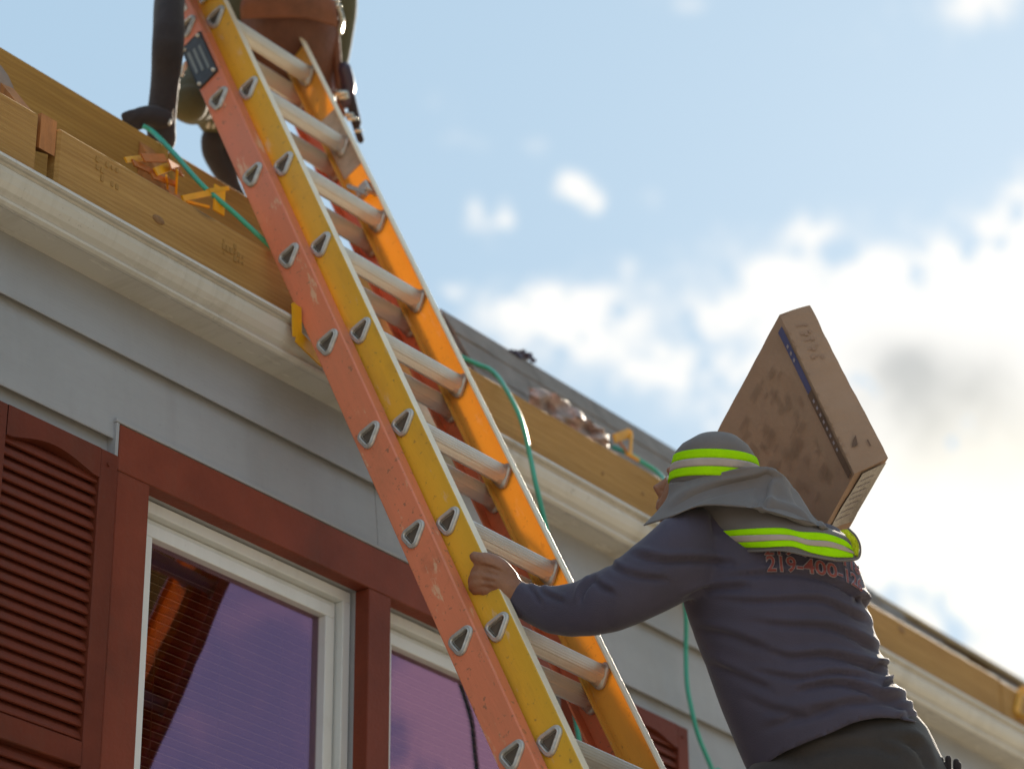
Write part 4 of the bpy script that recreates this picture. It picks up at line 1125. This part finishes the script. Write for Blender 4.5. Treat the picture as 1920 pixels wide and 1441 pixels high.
# ================================================================== carton
bx = empty('cardboard_box', tuple(at_d(1500, 900, 5.9)), 'battered brown cardboard carton with dark stripe carried on the climbing worker\'s shoulder', 'box')
T1, T2, T3, T4 = at_d(1462, 590, 5.90), at_d(1602, 888, 5.76), at_d(1666, 858, 5.79), at_d(1518, 574, 5.93)
Lb1 = at_d(1292, 905, 6.08) - T1; B1 = T1 + Lb1; B2 = at_d(1486, 1095, 5.98)
B4 = T4 + Lb1 * 1.0; B3 = T3 + (B2 - T2)
# a dented, slightly bowed box: eight corners, faces subdivided and crumpled


def quad_patch(a, b, c, d, nu=24, nv=24, bow=0., seed=0, amp=.0035):
    a, b, c, d = map(np.array, (a, b, c, d)); n = np.cross(b - a, d - a); n /= np.linalg.norm(n)
    G = np.zeros((nu + 1, nv + 1, 3))
    for i in range(nu + 1):
        for j in range(nv + 1):
            u, v = i / nu, j / nv; p = a * (1 - u) * (1 - v) + b * u * (1 - v) + c * u * v + d * (1 - u) * v
            e = math.sin(math.pi * u) * math.sin(math.pi * v); G[i, j] = p + n * bow * e
    fl_ = G.reshape(-1, 3); u, v = np.meshgrid(np.linspace(0, 1, nu + 1), np.linspace(0, 1, nv + 1), indexing='ij')
    env = np.minimum(1, 8 * np.minimum(np.minimum(u, 1 - u), np.minimum(v, 1 - v)))
    G += n * (vnoise(fl_, 38, seed).reshape(nu + 1, nv + 1) * amp * env)[:, :, None]
    return G


q = MB()
faces = [(T1, T2, B2, B1, .004, 1), (T4, T3, T2, T1, -.003, 2), (T2, T3, B3, B2, .006, 3), (T1, B1, B4, T4, 0, 4), (T4, B4, B3, T3, 0, 5), (B1, B2, B3, B4, 0, 6)]
GF = []
for a, b, c, d, bow, sd2 in faces:
    G = quad_patch(a, b, c, d, 30, 30, bow, sd2, .0034); GF.append(G); h, w, _ = G.shape; bb = len(q.v)
    q.add(G.reshape(-1, 3), [(i * w + j, i * w + j + 1, (i + 1) * w + j + 1, (i + 1) * w + j) for i in range(h - 1) for j in range(w - 1)])
me = mesh(q.v, q.f); bm = bmesh.new(); bm.from_mesh(me); bmesh.ops.remove_doubles(bm, verts=bm.verts[:], dist=.002); bmesh.ops.recalc_face_normals(bm, faces=bm.faces[:]); bm.to_mesh(me); bm.free()
V = verts_of(me); set_verts(me, V + normals_of(me) * (vnoise(V, 120, 21) * .0012 + vnoise(V, 22, 23) * .0035)[:, None])
carton = link('carton', me, M_card, bx, False)


def on_face(G, u, v, lift):
    h, w, _ = G.shape; x, y = u * (h - 1), v * (w - 1); i, j = min(int(x), h - 2), min(int(y), w - 2); a, b = x - i, y - j
    p = G[i, j] * (1 - a) * (1 - b) + G[i + 1, j] * a * (1 - b) + G[i, j + 1] * (1 - a) * b + G[i + 1, j + 1] * a * b
    n = np.cross(G[-1, 0] - G[0, 0], G[0, -1] - G[0, 0]); n /= np.linalg.norm(n)
    if n @ p > 0: n = -n
    return p + n * lift


def decal(mb, G, u0, u1, v0, v1, lift=.0035, mi=0, nu=8, nv=2, wob=0.0):
    g_ = [[on_face(G, u0 + (u1 - u0) * i / nu, v0 + (v1 - v0) * j / nv + wob * math.sin(9 * i / nu), lift) for j in range(nv + 1)] for i in range(nu + 1)]
    v = [p for r in g_ for p in r]; w = nv + 1; mb.add(v, [(i * w + j, i * w + j + 1, (i + 1) * w + j + 1, (i + 1) * w + j) for i in range(nu) for j in range(nv)], mi)


big, side, end = GF[0], GF[1], GF[2]
# lid lip: dark stripe along the ridge, blue at its upper end
q = MB(); decal(q, big, .06, .46, .012, .052, .0042, 1, 10); decal(q, big, .46, .985, .012, .060, .0042, 0, 14)
q.build('edge_stripe', [M_cardd, M_cardb], bx)
q = MB()
for i in range(16):
    u = .16 + .70 * i / 16
    if i in (3, 4, 5, 6, 7): continue
    decal(q, big, u, u + .018, .026, .042, .0052, 0, 1, 1)
q.build('stripe_print', M_pale, bx)
q = MB(); cr = random.Random(5)
# small print: groups of thin ruled lines and a few blocks
for gi in range(54):
    u, v = cr.uniform(.10, .9), cr.uniform(.10, .62); n = cr.randint(2, 5); ln = cr.uniform(.03, .12)
    for k in range(n):
        du = k * .012
        if u + du < .96: decal(q, big, u + du, u + du + .0035, v, v + ln * cr.uniform(.6, 1), .0042, 0, 1, 3)
for u, v, a, c in () and ((.22, .16, .05, .03), (.36, .30, .04, .05), (.30, .42, .03, .06), (.55, .34, .05, .04), (.47, .15, .03, .05), (.64, .5, .06, .03)):
    decal(q, big, u, u + a, v, v + c, .0040, 0, 2, 2)
tag(q.build('small_print', mat('faint_print', (.295, .187, .125, 1), rough=.85, var=.25, scale=40), bx), kind='stuff')
# brush-like marks on the narrow side
q = MB()
for gi in range(5):
    u = .08 + gi * .052
    for k in range(3):
        a = cr.uniform(0, .02); decal(q, side, u + a, u + a + cr.uniform(.006, .022), .36 + .12 * k, .42 + .12 * k + cr.uniform(0, .06), .0042, 0, 2, 2, .006)
q.build('side_print', mat('side_print_ink', (.31, .19, .13, 1), rough=.85), bx)
q = MB()
v = [on_face(side, u, w, .0042) for u, w in ((.81, .55), (.865, .62), (.865, .80), (.83, .68))]
q.add(v, [(0, 1, 3), (1, 2, 3)]); decal(q, side, .86, .90, .30, .34, .0042, 0, 1, 1)
q.build('arrow_print', M_cardd, bx)
# shiny tape on the end with a yellow-green sticker
q = MB(); decal(q, end, .25, .95, .02, .55, .0042, 0, 8, 8); q.build('tape', M_cardg, bx)
q = MB()
for k in range(7): decal(q, end, .30 + cr.uniform(0, .1), .75, .10 + k * .06, .108 + k * .06, .0052, 0, 4, 1)
q.build('tape_crease', M_pale, bx)
# blue top edge
q = MB(); decal(q, GF[3], .0, .75, .02, .30, .0030, 0, 10, 2); q.build('blue_edge', M_cardb, bx)
# fluttering torn paper along the far edge
q = MB()
for k in range(26):
    u = cr.uniform(.05, .98); p = on_face(side, u, .995, .001); d = AR * cr.uniform(.001, .005) + AU * cr.uniform(-.002, .004)
    a = (T3 - T4) / np.linalg.norm(T3 - T4) * cr.uniform(.003, .009)
    q.obox(p + d * .5, a * .5, d * .5, AF * .0006)
tag(q.build('torn_edge', M_card, bx), kind='stuff')

# ================================================================== second worker on the roof
w2 = empty('person', tuple(at_d(300, 230, 6.80)), 'crouching worker on the roof behind the ladder top, wearing a leather tool belt', 'person')
G2 = lambda x, y, d: at_d(x, y, d + .52 * min(1.0, max(0, (x - 318) / 45) * .6 + max(0, -y / 160) + max(0, (x - 380) / 60)))
shp = G2(300, -190, 6.85); hip2 = G2(540, -110, 7.0)
b2 = MB()
b2.tube(catmull([hip2, G2(480, -260, 7.0), G2(420, -420, 7.0)], 5), np.linspace(.14, .17, 11), 20, round_ends=True)
b2.tube([G2(410, -420, 7.0), G2(395, -500, 7.0), G2(385, -570, 6.98)], [.06, .06, .09], 16, round_ends=True)
b2.tube([G2(380, -540, 6.98), G2(372, -620, 6.98)], [.088, .085], 16, round_ends=True)
b2.tube(catmull([G2(330, -380, 6.88), G2(320, -200, 6.82), G2(320, -60, 6.82), G2(316, 60, 6.82), G2(311, 140, 6.82), G2(303, 215, 6.82)], 4), np.linspace(.034, .016, 21), 14, round_ends=True)
b2.tube(catmull([hip2, G2(560, -80, 7.0), G2(470, 60, 6.94), G2(400, 150, 6.90), G2(372, 184, 6.88)], 4), np.linspace(.08, .025, 17), 14, round_ends=True)
b2.tube(catmull([G2(372, 190, 6.88), G2(405, 230, 6.88), G2(425, 290, 6.89)], 5), np.linspace(.018, .016, 11), 14, round_ends=True)
link('body', remesh(b2, .009, 3, 'body'), M_skin, w2, True)
b3 = MB()
b3.loft([[(np.array(p)) for p in ring_px(a, b, d, th, 28)] for a, b, d, th in (((430, -40), (650, -60), 6.95, .12), ((410, -150), (640, -170), 6.98, .14), ((340, -300), (590, -310), 6.98, .15), ((300, -420), (540, -430), 6.98, .14), ((340, -480), (470, -490), 6.98, .08))])
b3.tube(catmull([G2(330, -380, 6.88), G2(320, -200, 6.82), G2(320, -60, 6.82), G2(316, 60, 6.82), G2(311, 140, 6.82), G2(303, 225, 6.82), G2(305, 262, 6.82)], 4), np.r_[np.linspace(.070, .042, 9), np.linspace(.040, .034, 16)], 18, round_ends=True)
j_me = remesh(b3, .008, 4, 'jacket'); V = verts_of(j_me); set_verts(j_me, V + normals_of(j_me) * (vnoise(V, 45, 31) * .0035)[:, None])
link('jacket', j_me, M_blk, w2, True)
b4 = MB()
b4.tube(catmull([G2(560, -80, 7.0), G2(470, 60, 6.94), G2(400, 150, 6.90), G2(362, 190, 6.88)], 5), np.linspace(.15, .062, 16), 20, round_ends=True)
b4.tube(catmull([G2(352, 196, 6.88), G2(378, 192, 6.88), G2(410, 230, 6.89), G2(425, 262, 6.9)], 4), np.linspace(.050, .05, 13), 16, round_ends=True)
b4.tube(catmull([G2(590, -60, 7.05), G2(600, 60, 7.05), G2(590, 170, 7.02)], 5), np.linspace(.12, .07, 11), 18, round_ends=True)
t2 = remesh(b4, .008, 5, 'trousers'); V = verts_of(t2); set_verts(t2, V + normals_of(t2) * (vnoise(V, 50, 33) * .004)[:, None])
link('trousers', t2, M_olive, w2, True)
# glove braced on the board, and the boot
q = MB(); q.tube(catmull([G2(302, 222, 6.80), G2(285, 217, 6.79), G2(262, 218, 6.78), G2(243, 226, 6.78)], 4), np.linspace(.031, .018, 13), 14, round_ends=True)
for i, (x, y) in enumerate(((232, 214), (234, 222), (240, 230), (250, 236))): q.tube([G2(262, 214 + 4 * i, 6.78), G2(x + 14, y, 6.775), G2(x + 2, y + 3, 6.775)], [.013, .012, .010], 10, round_ends=True)
link('glove', remesh(q, .004, 3, 'glove'), M_blk, w2, True)
q = MB(); q.tube(catmull([G2(428, 262, 6.9), G2(420, 300, 6.88), G2(432, 345, 6.86)], 5), np.linspace(.036, .026, 11), 14, round_ends=True)
q.tube(catmull([G2(398, 262, 6.86), G2(400, 290, 6.86), G2(425, 335, 6.86), G2(448, 372, 6.86)], 5), np.linspace(.032, .022, 16), 14, round_ends=True)
link('boot', remesh(q, .006, 3, 'boot'), M_blk, w2, True)
# white dabs added as the sun's rim light along the sleeve and cuff
q = MB()
for x, y, r in ((345, 128, .010), (341, 140, .008), (333, 165, .007), (328, 185, .009), (324, 200, .008), (321, 215, .010), (318, 232, .007), (390, 237, .008), (400, 238, .006)):
    c = G2(x, y, 6.78); q.tube([c, c + AU * r * 1.2 + AR * r * .3], [r * .7, r * .5], 8, round_ends=True)
tag(q.build('rim_light_dabs', M_white, w2, True), kind='stuff')
# leather tool belt: pouches, flap, hammer and hooks
belt = MB().loft([ring_px(a, b, d + .52, th, 32) for a, b, d, th in (((452, 12), (632, 8), 6.86, .10), ((448, 38), (636, 40), 6.86, .115), ((462, 90), (634, 110), 6.88, .11), ((490, 150), (630, 190), 6.90, .09), ((520, 190), (628, 245), 6.92, .05))])
b_ = belt.build('tool_belt', M_leather, w2, True); V = verts_of(b_.data); set_verts(b_.data, V + normals_of(b_.data) * (vnoise(V, 50, 41) * .004)[:, None])
fl2 = patch_mb(patch([[G2(455, -8, 6.74), G2(510, -22, 6.72), G2(570, -22, 6.72), G2(628, 2, 6.75)], [G2(450, 14, 6.735), G2(510, 6, 6.715), G2(572, 6, 6.715), G2(632, 26, 6.745)], [G2(452, 36, 6.74), G2(512, 34, 6.72), G2(574, 36, 6.72), G2(634, 52, 6.75)]], 5, 6), .006)
f2 = fl2.build('pouch_flap', mat('tan_leather', (.24, .082, .038, 1), rough=.55, var=.3, scale=14, bump=.4), b_, True)
for i, (pts, r, m_) in enumerate((([(628, 60), (634, 140), (640, 215)], .012, M_leather), ([(632, 10), (640, 35), (636, 60)], .008, M_tool), ([(645, 130), (652, 160), (648, 190)], .020, M_purple), ([(655, 175), (662, 205), (668, 230)], .014, M_blk), ([(612, 70), (606, 110), (612, 150)], .010, M_beige), ([(664, 225), (672, 250), (676, 262)], .010, M_blk))):
    MB().tube(catmull([G2(x, y, 6.84) for x, y in pts], 4), r, 12, round_ends=True).build('tool', m_, b_, True)
for x, y, r in ((640, 175, .011), (645, 182, .008), (655, 215, .007), (660, 222, .008), (672, 245, .006), (628, 2, .008), (634, 12, .006)):
    c = G2(x, y, 6.80); MB().tube([c - AR * r, c + AR * r], [r, r * .8], 10, round_ends=True).build('steel_fitting', M_tool, b_, True)
